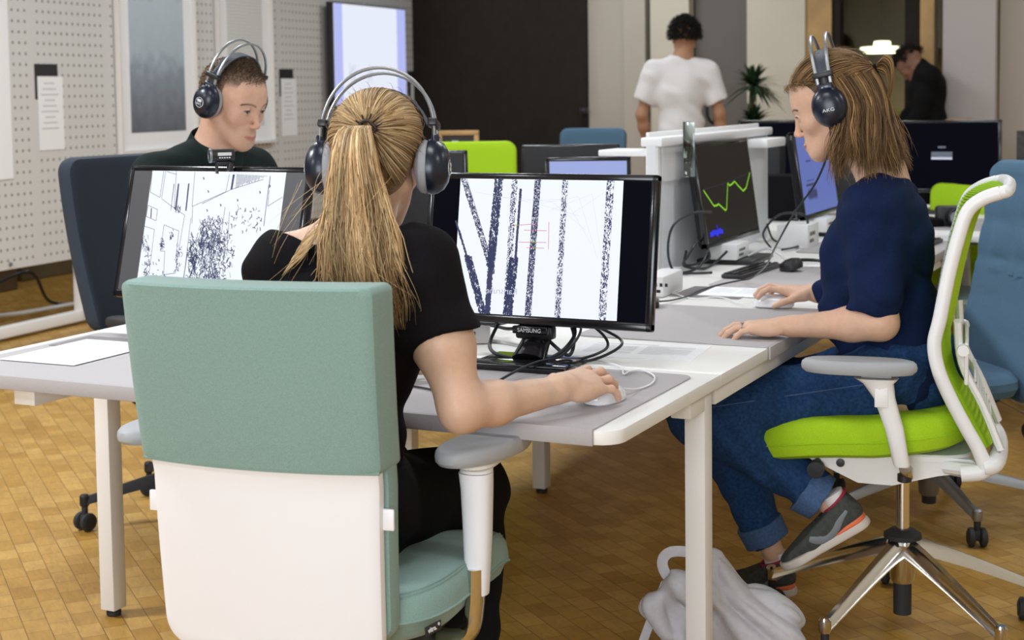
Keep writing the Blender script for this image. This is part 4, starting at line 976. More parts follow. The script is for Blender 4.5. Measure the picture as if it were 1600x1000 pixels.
# ---------------------------------------------------------------- hair strands
def strands(name, paths, rad, m, parent, cols, seg=3, taper=(.6, 1, .9, .15)):
    """paths: (n, k, 3) array; one mesh of thin tapering strands"""
    paths = np.asarray(paths, float); n, k, _ = paths.shape; T = np.gradient(paths, axis=1); T /= np.linalg.norm(T, axis=2, keepdims=True)+1e-9
    ref = np.array([.3, .2, .93]); U = np.cross(T, ref); U /= np.linalg.norm(U, axis=2, keepdims=True)+1e-9; W = np.cross(T, U)
    tp = np.interp(np.linspace(0, 1, k), np.linspace(0, 1, len(taper)), taper)
    R = (np.asarray(rad).reshape(-1, 1)*tp[None, :])[:, :, None, None]
    ang = np.linspace(0, 2*PI, seg, endpoint=False); ca, sa = np.cos(ang)[None, None, :, None], np.sin(ang)[None, None, :, None]
    vs = (paths[:, :, None, :]+R*(U[:, :, None, :]*ca+W[:, :, None, :]*sa)).reshape(-1, 3)
    b = np.arange(n)[:, None, None]*k*seg+np.arange(k-1)[None, :, None]*seg; q = np.arange(seg)[None, None, :]; q2 = (q+1) % seg
    fs = np.stack([b+q, b+q2, b+seg+q2, b+seg+q], -1).reshape(-1, 4)
    C = np.repeat(np.asarray(cols), k*seg, axis=0).astype(float)
    return np_mesh(name, [(vs, fs)], m, parent, col=C)
def hair_mat(name):
    m = mat(name, (.3, .2, .1), .46, spec=.22, vcol='Col'); return m
M['hair'] = hair_mat('hair_strands')
def skin_mat(name, vcol=True):
    m = mat(name, (.6, .4, .3), .48, spec=.35, vcol='Col', noise=.035, nscale=90, bump=.12, bscale=700); b = m.node_tree.nodes['Principled BSDF']
    b.inputs['Subsurface Weight'].default_value = .12; b.inputs['Subsurface Radius'].default_value = (.010, .004, .002); b.inputs['Subsurface Scale'].default_value = 1
    return m
M['skin'] = skin_mat('skin')
def skull(dirs, grow=0.):
    """point on the skull surface for unit directions in the head frame"""
    c = np.array([0, -.012, .030]); r = np.array([.076, .097, .086])+grow
    d = dirs/np.linalg.norm(dirs, axis=-1, keepdims=True); t = 1/np.sqrt(((d/r)**2).sum(-1, keepdims=True))
    c2 = np.array([0, -.050, -.025]); r2 = np.array([.0625, .0545, .0595])+grow; o = (c-c2)/r2; q = d/r2     # nape
    A = (q*q).sum(-1, keepdims=True); B_ = (q*o).sum(-1, keepdims=True); C_ = (o*o).sum()-1; D_ = B_*B_-A*C_
    t2 = np.where(D_ > 0, (-B_+np.sqrt(np.maximum(D_, 0)))/A, 0); h = np.clip(.5+.5*(t-t2)/.02, 0, 1)
    return c+d*(t2*(1-h)+t*h+.02*h*(1-h))
def slerp(a, b, t):
    a = a/np.linalg.norm(a, axis=-1, keepdims=True); b = b/np.linalg.norm(b, axis=-1, keepdims=True)
    w = np.arccos(np.clip((a*b).sum(-1, keepdims=True), -1, 1))[:, None, :]; t = t[None, :, None]; s = np.sin(w)+1e-6
    return (np.sin((1-t)*w)/s)*a[:, None, :]+(np.sin(t*w)/s)*b[:, None, :]
def pick(cols, n, g=rng):
    cols = np.array(cols); i = g.integers(0, len(cols), n); j = g.integers(0, len(cols), n); t = g.random((n, 1)); return (cols[i]*t+cols[j]*(1-t))*(.8+.4*g.random((n, 1)))
# ---------------------------------------------------------------- headphones in the head frame
def headphones(label, R, c, side_text=None, near=1, scale=1., tilt=0):
    t = thing('headphones', label, 'headphones'); t.matrix_world = Matrix.Translation(Vector(c)) @ Matrix(R.tolist()).to_4x4() @ Matrix.Rotation(tilt, 4, 'X') @ Matrix.Scale(scale, 4)
    for o_ in (-1, 1):
        pts = []
        for k in range(33):
            a = PI*k/32; pts.append((.0985*math.cos(a)*(1 if True else 0), o_*(.014+.004*math.sin(a)), .035+.1275*math.sin(a)**.85))
        MB().tube(pts, .0031, 8, flat=1.35, up=(0, 1, 0)).build('headband_wire', 'steel', t)
    s = MB(); n = 25; top, bot = [], []
    rings = []
    for k in range(n):
        a = math.radians(18)+math.radians(144)*k/(n-1); x = .0905*math.cos(a); z = .030+.096*math.sin(a)**.9; w = .0155-.003*abs(math.cos(a)); 
        nx, nz = math.cos(a), math.sin(a); rings.append([(x+nx*.0018, -w, z+nz*.0018), (x+nx*.0018, w, z+nz*.0018), (x-nx*.0018, w, z-nz*.0018), (x-nx*.0018, -w, z-nz*.0018)])
    s.loft(rings); s.build('headband_strap', 'strap', t)
    for sx in (-1, 1):
        MB().box((sx*.0955, 0, .066), (.016, .046, .013), .003).build('slider', 'black_plastic', t)
        MB().tube([(sx*.094, 0, .06), (sx*.0965, 0, .03)], .010, 8, flat=.35, up=(1, 0, 0)).build('hanger', 'black_plastic', t)
        Rx = Matrix.Rotation(sx*PI/2, 3, 'Y')
        def oval(prof, zc=-.008):
            rings = []
            for r_, h_ in prof: rings.append([(sx*h_, r_*.93*math.cos(q), zc+r_*1.10*math.sin(q)) for q in np.linspace(0, 2*PI, 36, endpoint=False)])
            return rings
        m_ = MB(); m_.loft(oval([(.012, .071), (.034, .0705), (.0405, .076), (.042, .083), (.0395, .089), (.034, .090)])); m_.build('ear_cushion', 'grey_cushion', t)
        m_ = MB(); m_.loft(oval([(.034, .088), (.0425, .089), (.0435, .095), (.0415, .104), (.036, .114), (.026, .121), (.014, .1245), (.002, .125)])); 
        m_.box((sx*.100, 0, .034), (.013, .036, .024), .004)
        m_.build('ear_cup', 'cup_navy', t)
        l_ = MB()
        if side_text == 'ring':
            zc = -.010; ring = []
            for r_, h_ in ((.0118, .1236), (.0130, .1250), (.0142, .1244), (.0150, .1225)): ring.append([(sx*h_, r_*math.cos(q), zc+r_*math.sin(q)) for q in np.linspace(0, 2*PI, 28, endpoint=False)])
            l_.loft(ring, caps=False)
            Mx = Matrix.Translation((sx*.1262, 0, zc-.004)) @ Matrix.Rotation(sx*PI/2, 4, 'Z') @ Matrix.Rotation(PI/2, 4, 'X'); add_text(l_, 'AKG', .0085, Mx)
            for q in range(3): l_.lathe([(.0030, 0), (.0042, .0008), (.0030, .0012)], (sx*.1252, -.004+.004*q, zc+.005), 10, Rx)
        else:
            Mx = Matrix.Translation((sx*.1255, 0, -.016)) @ Matrix.Rotation(sx*PI/2, 4, 'Z') @ Matrix.Rotation(PI/2, 4, 'X'); add_text(l_, 'AKG', .0105, Mx, sx=1.3)
        Mx = Matrix.Translation((sx*.1072, 0, .036)) @ Matrix.Rotation(sx*PI/2, 4, 'Z') @ Matrix.Rotation(PI/2, 4, 'X'); add_text(l_, 'K 77', .0075, Mx); add_text(l_, 'Stereo Headphones', .0032, Mx @ Matrix.Translation((0, -.006, 0)))
        l_.build('logo', 'logo', t)
    return t
M['strap'] = mat('headband_leather', (.055, .065, .085), .55)
M['grey_cushion'] = mat('ear_cushion', (.33, .33, .35), .8)
M['cup_navy'] = mat('headphone_navy', (.007, .011, .024), .30)

def lashes(F, c, root, scale=1., brow=(.06, .035, .018)):
    m_ = MB(); b_ = MB()
    for s in (-1, 1):
        P = spline([(s*.0200, .0850, .0010), (s*.0255, .0885, .0040), (s*.0310, .0892, .0050), (s*.0375, .0868, .0040), (s*.0440, .0805, .0005)], 4)
        m_.tube([tuple(np.array(c)+np.array(F) @ (np.array(p)*scale)) for p in P], [.0005+.0009*math.sin(PI*min(1, (i+1)/(len(P)))) for i in range(len(P))], 6)
        for k in range(26):
            u = k/25; p = np.array([s*(.013+.037*u), .0905-.0015*u-.013*u*u, .0185+.0045*math.sin(PI*min(1, u*1.1))]); q = p+np.array([s*.006, -.0005-.003*u, .0018-.003*u])
            b_.tube([tuple(np.array(c)+np.array(F) @ (x_*scale)) for x_ in (p, (p+q)/2+np.array([0, .0006, 0]), q)], [.0008, .0007, .0002], 5)
    wbuild(root, m_.build('eyelashes', 'lash')); wbuild(root, b_.build('eyebrows', 'lash'))
M['lash'] = mat('dark_lash', (.035, .020, .012), .7)
# ================================================================ people
M['black_cloth'] = mat('black_cotton', (.006, .005, .006), .9, spec=.12, noise=.2, nscale=300, bump=.25, bscale=500)
M['black_cloth2'] = mat('black_trouser_cloth', (.006, .006, .007), .85, spec=.12, bump=.2, bscale=500)
def axes_ell(c, ax, ay, az, r, k=.03, op='u'): return ell(c, r, np.stack([ax, ay, az], 1), k, op)
def unit(v): v = np.array(v, float); return v/np.linalg.norm(v)
def torso(J, g=0., male=False, k=.045, bust=1.):
    """trunk prims from joints; g grows them for clothing"""
    P = []; pel, che, nb = np.array(J['pelvis'], float), np.array(J['chest'], float), np.array(J['neck'], float); sR, sL = np.array(J['shR'], float), np.array(J['shL'], float)
    r = unit(sR-sL); up = unit(che-pel); f = unit(np.cross(up, r)); r2 = unit(np.cross(f, up)); wai = pel*.55+che*.45
    q = J.get('hip_r'); pr = unit(q) if q is not None else r2; pf = unit(np.cross((0, 0, 1.), pr))
    P.append(axes_ell(pel, pr, pf, np.array([0, 0, 1.]), np.array([.168, .118, .110])*(.95 if male else 1)+g, k))
    P.append(axes_ell(wai, r2, f, up, np.array([.130, .098, .12])*(1.06 if male else 1)+g, k))
    P.append(axes_ell(che, r2, f, up, np.array([.140, .100, .15])*(1.1 if male else 1)+g, k))
    mid = (sR+sL)/2; P.append(rc(sL*.85+mid*.15, sR*.85+mid*.15, .058+g, k=k)); P.append(axes_ell(mid-up*.06, r2, f, up, np.array([.150, .088, .09])+g, k))
    for s in (sL, sR): P.append(rc(nb+up*.02, s*.9+mid*.1, .040+g*.5, .046+g, k=k))
    if not male:
        for sg in (-1, 1): P.append(ell(che+f*.066+r2*sg*.062+up*.0, np.array([.054, .046, .054])*bust+g, k=.04))
    return P, r2, f, up
def arm(sh, el, wr, g=0., r=(.046, .038, .036, .024), k=.022):
    sh, el, wr = [np.array(x, float) for x in (sh, el, wr)]; m1 = sh*.45+el*.55; m2 = el*.68+wr*.32
    return [rc(sh, m1, r[0]+g, r[1]+.002+g, k=.03), rc(m1, el, r[1]+.001+g, r[2]+g, k=k), rc(el, m2, r[2]-.001+g, r[2]+.002+g, k=.03), rc(m2, wr, r[2]+.0005+g, r[3]+g, k=k)]
def leg(hip, kn, an, g=0., r=(.082, .055, .050, .034), k=.03):
    hip, kn, an = [np.array(x, float) for x in (hip, kn, an)]; m1 = hip*.4+kn*.6; cf = kn*.68+an*.32+unit(np.cross(np.cross(an-kn, hip-kn), an-kn))*.012
    return [rc(hip, m1, r[0]+g, r[1]+.010+g, k=.05), rc(m1, kn, r[1]+.010+g, r[1]+g, k=k), rc(kn, cf, r[1]-.003+g, r[2]+.003+g, k=k), rc(cf, an, r[2]+.003+g, r[3]+g, k=k)]
def foot(an, toe, g=0.):
    an, toe = np.array(an, float), np.array(toe, float); d = unit(toe-an); heel = an-d*.02+np.array([0, 0, -.045])
    return [rc(an, heel, .034+g, .030+g, k=.03), rc(heel, toe, .030+g, .024+g, k=.03), rc(an, toe, .032+g, .022+g, k=.03)]
def body_mesh(name, prims, headc, hands, h=.0052, hh=.0021, hand_h=.0019, col=None, parent=None, head_r=.15):
    parts = [mesh_sdf(prims, h)]
    def cull(v, f, test):
        keep = ~test(v)[f].all(1); return v, f[keep]
    hc = np.array(headc, float); v, f = parts[0]
    tests = [lambda v: (np.abs(v-hc) < head_r-.012).all(1)]
    for hp in hands: tests.append(lambda v, hp=np.array(hp, float): (np.abs(v-hp) < .118).all(1))
    f = f[~np.any([t(v)[f].all(1) for t in tests], axis=0)]; parts = [(v, f)]
    parts.append(mesh_sdf(prims, hh, hc-head_r, hc+head_r))
    for hp in hands: hp = np.array(hp, float); parts.append(mesh_sdf(prims, hand_h, hp-.13, hp+.13))
    return np_mesh(name, parts, 'skin', parent, col)
def wob(*terms):
    """soft cloth folds: sum of (amp, freq vector, phase, warp)"""
    def f(P):
        d = 0
        for a, w, ph, wp in terms:
            w = np.array(w, f32); d = d+a*np.sin(P @ w+ph+wp*np.sin(P[:, 2]*23+P[:, 0]*17+P[:, 1]*13))
        return d
    return disp(f)
def neck_prims(nb, hc, F, r=.052, g=0.):
    hc = np.array(hc, float); nb = np.array(nb, float); top = hc+F @ np.array([0, -.018, -.045]); return [rc(nb-np.array([0, 0, .03]), top, r+.008+g, r+g, k=.03)]
SK_F = (.62, .40, .285); SK_R = (.60, .37, .26); SK_M = (.60, .36, .26)
# ---------------------------------------------------------------- 1 blonde woman in the foreground
fw = thing('person', 'woman with a long blonde ponytail and black t-shirt sitting with her back to us', 'person', (-1.50, 2.30, 0))
fw_in = lambda v: np.asarray(v, float)
HR = head_frame(math.radians(19), math.radians(15)); HC = np.array([-1.424, 2.379, 1.220])
J = dict(pelvis=(-1.500, 2.275, .612), chest=(-1.440, 2.285, .915), neck=(-1.436, 2.300, 1.090), shR=(-1.296, 2.312, 1.034), shL=(-1.566, 2.275, 1.034), hip_r=(1, .12, 0))
hnd, hF, hT, tips = hand((-1.124, 2.522, .797), (.22, .97, -.02), (.30, -.22, .93), -1, arch=30, curls=((12, 28, 20), (8, 30, 24), (8, 30, 26), (10, 30, 26)), spread=10, thumb=(26, -24), sc=1.12)
hnd2, hF2, hT2, tips2 = hand((-1.640, 2.600, .775), (.55, .83, 0), (0, 0, 1), 1, arch=10, curls=((4, 10, 10),))
HAND_FW = hT+hF @ np.array([0, .06, 0])
tb, r2, f2, u2 = torso(J, -.008)
elR, wrR = (-1.214, 2.292, .793), (-1.128, 2.512, .793)
arms = arm(J['shR'], elR, wrR, r=(.052, .050, .0360, .0250))+arm(J['shL'], (-1.690, 2.34, .80), (-1.650, 2.585, .776))
legs_ = leg((-1.430, 2.30, .595), (-1.410, 2.700, .540), (-1.385, 2.610, .120), -.006)+leg((-1.590, 2.28, .595), (-1.640, 2.71, .545), (-1.640, 2.62, .120), -.006)
feet = foot((-1.385, 2.610, .110), (-1.385, 2.77, .045))+foot((-1.640, 2.62, .110), (-1.650, 2.78, .045))
headp = group(head_prims(), k=.02, R=HR, t=HC)
prims = tb+neck_prims(J['neck'], HC, HR, .049)+[headp]+arms+legs_+feet+[hnd, hnd2]
def localize(o, root):
    """children keep world coordinates in their mesh: move them into the root's frame"""
    o.data.transform(root.matrix_world.inverted() if root.matrix_world != Matrix.Identity(4) else Matrix.Translation(-root.location)); return o
def wbuild(root, o): o.data.transform(Matrix.Translation(-root.location)); o.parent = root; return o
def mole(vs, c, pts):
    for q, r in pts: w = np.exp(-(((vs-np.array(q))**2).sum(1)/r**2))[:, None]; c = c*(1-w*.75)+np.array([.2, .09, .05])*w*.75
    return c
hc_f = head_color(HR, HC, SK_F)
def fw_col(vs):
    c = hc_f(vs); w = np.clip(np.exp(-((vs-np.array(elR))**2).sum(1)/  .040**2)*.18, 0, 1)[:, None]; c = c*(1-w)+np.array([.62, .30, .22])*w
    k_ = np.exp(-((vs-(hT+hF @ np.array([0, .125, -.02])))**2).sum(1)/.04**2)[:, None]*.45; c = c*(1-k_)+np.array([.62, .30, .23])*k_
    return c
wbuild(fw, body_mesh('body', prims, HC, [HAND_FW], col=fw_col))
nl = MB(); add_nails(nl, hF, hT, tips, 1.12); M['nail'] = mat('fingernail', (.66, .43, .36), .3); wbuild(fw, nl.build('fingernails', 'nail'))
# black t-shirt
sh, *_ = torso(J, .009); g_ = .012
slv = [rc(J['shR'], (-1.222, 2.303, .895), .054, .056, k=.04), rc(J['shL'], (-1.655, 2.30, .895), .052, .055, k=.04)]
hem = [half((-1.218, 2.301, .925), unit(np.array((-1.222, 2.303, .895))-np.array(J['shR'])-np.array([0, 0, .0]))) ]
slR = group([rc(J['shR'], (-1.228, 2.300, .870), .056, .063, k=.04), half((-1.256, 2.304, .918), unit((.30, 0, -.92)))], k=.05)
slL = group([rc(J['shL'], (-1.665, 2.32, .870), .054, .057, k=.04), half((-1.648, 2.31, .918), unit((-.25, .1, -.92)))], k=.05)
nk = ell((-1.458, 2.300, 1.132), (.140, .098, .070), k=.008, op='s')
fold = wob((.0022, (22, 9, 38), 0, 1.2), (.0016, (-34, 12, 52), 1, 1.5), (.0012, (60, 20, -30), 2, 1))
wbuild(fw, np_mesh('t_shirt', [mesh_sdf(sh[0:]+[slR, slL, nk, fold, half((-1.5, 2.3, .59), (0, 0, -1))], .0048)], 'black_cloth'))
tr = [axes_ell(J['pelvis'], unit((1, .12, 0)), unit((-.12, 1, 0)), np.array([0, 0, 1.]), (.178, .128, .118), .05)]+leg((-1.430, 2.30, .595), (-1.410, 2.700, .540), (-1.385, 2.610, .150), .012, r=(.086, .062, .058, .05))+leg((-1.590, 2.28, .595), (-1.640, 2.71, .545), (-1.640, 2.62, .150), .012, r=(.086, .062, .058, .05))
wbuild(fw, np_mesh('trousers', [mesh_sdf(tr+[half((-1.5, 2.3, .70), (0, 0, 1)), wob((.003, (30, 25, 40), 0, 1.5), (.002, (50, -30, 20), 1, 1))], .0055)], 'black_cloth2'))
for a_, t_ in (((-1.385, 2.610, .085), (-1.385, 2.77, .035)), ((-1.640, 2.62, .085), (-1.650, 2.78, .035))):
    wbuild(fw, np_mesh('shoe', [mesh_sdf([rc((a_[0], a_[1]-.01, .045), t_, .042, .036, k=.03), rc(a_, (t_[0], t_[1]-.03, .045), .042, .030, k=.03), half((0, 0, .004), (0, 0, -1))], .005)], 'black_cloth2'))
# ---- hair of the blonde woman
def world(F, c, p): return np.asarray(p) @ np.asarray(F).T+np.asarray(c)
blond = [(.48, .31, .145), (.61, .43, .225), (.72, .54, .32), (.33, .20, .095), (.54, .37, .185), (.24, .14, .065)]
def hair_cap(F, c, m, root, cols, front=.055, low=-.055, grow=.004, back_low=-.09):
    cut = lambda P: None
    pr = [ell((0, -.014, .036), (.0755+grow, .0955+grow, .0835+grow), k=.02), ell((0, -.050, -.025), (.058+grow, .050+grow, .055+grow), k=.03)]
    # keep the hairline: forehead and face stay free
    pr.append(half((0, front, .048), (0, .80, -.60), k=.012)); pr.append(half((0, .018, -.02), (0, .95, -.30), k=.012)); pr.append(half((0, 0, back_low), (0, .25, -.97), k=.01))
    G = group(pr, k=.01, R=F, t=c); v, f = mesh_sdf([G], .0035); return v, f
M['scalp_f'] = mat('blonde_roots', (.20, .125, .055), .6, noise=.3, nscale=160)
cv, cf = hair_cap(HR, HC, None, fw, None)
wbuild(fw, np_mesh('hair_base', [(cv, cf)], 'scalp_f'))
TIE = np.array([.004, -.113, .030])        # head frame
n = 2300
ph = rng.uniform(0, 2*PI, n); 
# hairline: polar curve around the head seen from the side, then random depth inside it
az = rng.uniform(-PI, PI, n); ez = np.where(np.abs(az) < .9, .62, np.where(np.abs(az) < 1.9, .62-(np.abs(az)-.9)*.95, -.33-np.minimum((np.abs(az)-1.9)*1.6, .52))); ez = ez+rng.random(n)**2*(1.15-ez)*.75
dr = np.stack([np.sin(az)*np.cos(ez), np.cos(az)*np.cos(ez), np.sin(ez)], 1)
tied = (TIE-np.array([0, -.012, .030])); t = np.linspace(0, 1, 16)
d = slerp(dr, np.tile(tied, (n, 1)), t)
lift = rng.uniform(.002, .011, (n, 1))*np.sin(PI*np.clip(t, 0, 1))[None, :]**.7
sk = skull(d, .003); nrm = d/np.linalg.norm(d, axis=2, keepdims=True); wv = .0025*np.sin(t[None, :]*rng.uniform(3, 9, (n, 1))+rng.uniform(0, 6, (n, 1)))
tang = np.cross(nrm, np.array([0, 0, 1.])); P1 = sk+nrm*(lift+.001)[:, :, None]+tang*wv[:, :, None]
P1[:, -1] = TIE+rng.normal(0, .005, (n, 3))*[1, .5, 1]; P1[:, -2] = P1[:, -2]*.5+(TIE+rng.normal(0, .006, (n, 3)))*.5
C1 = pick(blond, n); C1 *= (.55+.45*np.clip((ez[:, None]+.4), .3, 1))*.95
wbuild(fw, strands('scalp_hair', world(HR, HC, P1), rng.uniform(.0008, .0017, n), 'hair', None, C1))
# ponytail, world coordinates: from the tie over the back of the t-shirt
n = 2600; k = 22; T0 = world(HR, HC, TIE); s = np.linspace(0, 1, k)
L = rng.beta(5, 1.6, n)*.36+.06; L = np.clip(L, .10, .40)*.82
ang = rng.uniform(0, 2*PI, n); rad = np.sqrt(rng.random(n)); ux, uy = np.cos(ang)*rad, np.sin(ang)*rad
ctr = np.array(spline([T0, T0+[.000, -.040, .006], T0+[.010, -.066, -.045], T0+[.017, -.070, -.12], T0+[.026, -.078, -.20], T0+[.034, -.070, -.28], T0+[.044, -.060, -.37], T0+[.052, -.055, -.46]], 6)); cl = np.concatenate([[0], np.cumsum(np.linalg.norm(np.diff(ctr, axis=0), axis=1))])
S = s[None, :]*L[:, None]*1.22; cx = np.stack([np.interp(S, cl, ctr[:, i]) for i in range(3)], -1)
wid = np.interp(S, [0, .02, .06, .14, .24, .34, .45], [.007, .013, .030, .047, .068, .064, .05]); dep = np.interp(S, [0, .03, .1, .2, .4], [.007, .014, .026, .026, .016])
rt = np.array([.92, .39, 0]); bk = np.array([.35, -.93, 0])
P2 = cx+(ux[:, None]*wid)[:, :, None]*rt+(uy[:, None]*dep)[:, :, None]*bk
w1 = .004*np.sin(S*rng.uniform(18, 40, (n, 1))+rng.uniform(0, 6, (n, 1))); P2 += w1[:, :, None]*rt+(.5*w1)[:, :, None]*bk
flare = np.clip((S-.16)/.2, 0, 1)**1.6*rng.normal(0, .018, (n, 1)); P2 += flare[:, :, None]*rt
C2 = pick(blond, n)*1.12
# clumps give long light and dark locks
lock = np.sin(ang*5+rad*7)*.5+.5; C2 *= (.62+.55*lock)[:, None]
wbuild(fw, strands('ponytail', P2, rng.uniform(.0008, .0017, n), 'hair', None, C2, taper=(1, 1, .9, .1)))
# locks drifting to the left shoulder and thin stray hairs
n = 170; s = np.linspace(0, 1, 18)
A0 = T0+np.array([-.045, -.065, -.09]); ctr = np.array(spline([T0+[-.01, -.05, -.02], T0+[-.025, -.075, -.10], T0+[-.045, -.085, -.165], T0+[-.095, -.080, -.205], T0+[-.135, -.060, -.240], T0+[-.155, -.050, -.290]], 6)); cl = np.linspace(0, 1, len(ctr))
sp = rng.normal(0, 1, (n, 1)); e = rng.uniform(.45, 1.04, (n, 1)); S = s[None, :]*e; cx = np.stack([np.interp(S, cl, ctr[:, i]) for i in range(3)], -1)
P3 = cx+(sp*.013*(.3+s[None, :]*1.6))[:, :, None]*np.array([.5, .2, .85])+(.002*np.sin(S*20+rng.uniform(0, 6, (n, 1))))[:, :, None]*np.array([0, 0, 1.])
wbuild(fw, strands('loose_lock', P3, rng.uniform(.0006, .0011, n), 'hair', None, pick(blond, n)*1.1))
n = 130; az = rng.uniform(-2.9, 2.9, n); ez = rng.uniform(-.35, .9, n); dr = np.stack([np.sin(az)*np.cos(ez), np.cos(az)*np.cos(ez), np.sin(ez)], 1); d = slerp(dr, np.tile(tied, (n, 1)), np.linspace(0, .55, 12))
P4 = skull(d, .008)+d/np.linalg.norm(d, axis=2, keepdims=True)*(rng.uniform(.004, .022, (n, 1))*np.linspace(0, 1, 12)[None, :]**.7)[:, :, None]
wbuild(fw, strands('stray_hair', world(HR, HC, P4), .00045, 'hair', None, pick(blond, n)*1.2))
n = 90; s = np.linspace(0, 1, 14); base = T0+np.stack([rng.normal(-.01, .05, n), rng.normal(-.075, .012, n), rng.uniform(-.24, -.06, n)], 1); dx = rng.normal(-.03, .05, (n, 1)); L = rng.uniform(.06, .16, (n, 1))
P5 = base[:, None, :]+np.stack([dx*s**1.3, -.02*np.sin(s*3)[None, :]*np.ones((n, 1)), -L*s+.02*np.sin(s*PI)*rng.normal(0, 1, (n, 1))], -1)
wbuild(fw, strands('stray_hair', P5, .00045, 'hair', None, pick(blond, n)*1.15))
tb_ = MB(); 
for q in range(3): tb_.tube([tuple(world(HR, HC, TIE+np.array([.0135*math.cos(a_)*(1+.2*math.sin(3*a_+q)), -.004-.006*q+.003*math.sin(2*a_+q), .0135*math.sin(a_)]))) for a_ in np.linspace(0, 2*PI, 25)], .0028, 6, caps=False)
for q in range(9): a_ = q*.7; tb_.tube([tuple(world(HR, HC, TIE+np.array([.012*math.cos(a_), -.006, .012*math.sin(a_)+.004]))), tuple(world(HR, HC, TIE+np.array([.024*math.cos(a_)+.004, -.016, .018*math.sin(a_)+.008])))], .0016, 5)
wbuild(fw, tb_.build('hair_tie', mat('brown_hair_tie', (.035, .02, .012), .6)))
headphones('large dark headphones with steel arches on the blonde woman, nearest to the camera', HR, HC+HR @ np.array([0, -.002, -.004]), 'ring', scale=1.07)
# ---------------------------------------------------------------- 2 woman in the blue sweater, in profile
rw = thing('person', 'woman in a navy blue sweater and jeans facing left in profile, hand on mouse', 'person', (-.74, 3.72, 0))
HR2 = head_frame(math.radians(97), math.radians(21)); HC2 = np.array([-.909, 3.678, 1.297])
J = dict(pelvis=(-.728, 3.722, .655), chest=(-.800, 3.722, .950), neck=(-.782, 3.722, 1.118), shR=(-.810, 3.865, 1.045), shL=(-.790, 3.590, 1.045), hip_r=(0, 1, 0))
tb, r2, f2, u2 = torso(J, -.010)
handL, hF, hT, tips = hand((-.978, 3.508, .775), (-.985, -.16, -.05), (-.05, 0, 1), 1, arch=14, curls=((6, 26, 16), (8, 24, 14), (10, 24, 16), (16, 26, 20)), spread=4, thumb=(12, -20), sc=1.03)
handR, hF3, hT3, tips3 = hand((-1.048, 4.030, .785), (-.98, -.12, .10), (-.1, 0, 1), -1, arch=30, curls=((10, 34, 22), (8, 34, 24), (8, 34, 24), (12, 32, 26)), spread=6, thumb=(22, -26), sc=1.0)
HL = hT+hF @ np.array([0, .065, 0]); HRr = hT3+hF3 @ np.array([0, .065, 0])
elL, wrL = (-.760, 3.540, .790), (-.962, 3.508, .775); elR, wrR = (-.850, 3.990, .800), (-1.035, 4.032, .784)
arms = arm(J['shL'], elL, wrL, r=(.046, .040, .038, .0255))+arm(J['shR'], elR, wrR, r=(.046, .038, .035, .025))
hipN, knN, anN = (-.750, 3.625, .622), (-1.200, 3.500, .545), (-.868, 3.560, .330)
hipF, knF, anF = (-.750, 3.815, .622), (-1.262, 3.720, .520), (-1.085, 3.775, .130)
prims = tb+neck_prims(J['neck'], HC2, HR2, .047)+[group(head_prims(smile=1.3), k=.02, R=HR2, t=HC2)]+arms+leg(hipN, knN, anN, -.006)+leg(hipF, knF, anF, -.006)+[handL, handR]
hc_f2 = head_color(HR2, HC2, SK_R, lip=(.45, .13, .12))
wbuild(rw, body_mesh('body', prims, HC2, [HL, HRr], col=hc_f2))
lashes(HR2, HC2, rw)
nl = MB(); add_nails(nl, hF, hT, tips, 1.03); add_nails(nl, hF3, hT3, tips3); wbuild(rw, nl.build('fingernails', 'nail'))
rg = MB(); q0 = hT+hF @ (np.array([-.0088, .100, -.001])*1.03); rg.tube([tuple(q0+hF @ np.array([.0102*math.cos(a_), 0, .0100*math.sin(a_)])) for a_ in np.linspace(0, 2*PI, 25)], .0012, 6, caps=False); rg.lathe([(.001, 0), (.004, .001), (.0035, .004), (.001, .005)], tuple(q0+hF @ np.array([0, 0, .0098])), 10)
wbuild(rw, rg.build('ring', 'steel'))
M['navy_knit'] = mat('navy_knit', (.006, .014, .050), .9, spec=.12, noise=.18, nscale=260, bump=.35, bscale=420)
M['denim'] = mat('denim', (.015, .044, .118), .9, spec=.12, noise=.28, nscale=120, bump=.35, bscale=500)
M['denim_light'] = mat('denim_turnup', (.045, .095, .21), .85, noise=.2, nscale=150, bump=.3, bscale=500)
sh, *_ = torso(J, .012); sh.append(ell((-.862, 3.722, .800), (.085, .115, .13), k=.06))
m1 = (-.800, 3.530, .835)
cuff = unit(np.array(wrL)-np.array(elL))
sl1 = group([rc(J['shL'], (-.768, 3.545, .855), .056, .053, k=.04), rc((-.768, 3.545, .855), (-.790, 3.538, .800), .053, .052, k=.03), disp(lambda P: -.0040*np.abs(np.sin(P[:, 2]*75+P[:, 0]*40+2*np.sin(P[:, 1]*30+P[:, 2]*20)))*np.clip((.93-P[:, 2])/.06, .15, 1)), half((-.795, 3.535, .812), unit((-.32, -.05, -.95)))], k=.05)
sl2 = group([rc(J['shR'], (-.845, 3.950, .855), .058, .052, k=.04), rc((-.845, 3.96, .855), (-.870, 3.985, .805), .052, .05, k=.03), rc((-.860, 3.985, .808), (-1.010, 4.025, .790), .048, .040, k=.03)], k=.05)
nk = ell((-.800, 3.722, 1.165), (.088, .108, .066), k=.008, op='s'); nk2 = group([ell((-.715, 3.722, 1.125), (.040, .032, .060), k=.01)], k=.01, op='s')
wbuild(rw, np_mesh('sweater', [mesh_sdf(sh+[sl1, sl2, nk, wob((.0036, (18, 14, 34), .5, 2.0), (.0026, (-36, 20, 58), 1, 1.8), (.0014, (80, 20, -60), 0, 1.3)), half((-.7, 3.7, .575), (0, 0, -1))], .0048)], 'navy_knit'))
lx = lambda H_, K_, A_, g: leg(H_, K_, A_, g, r=(.088, .062, .056, .040))
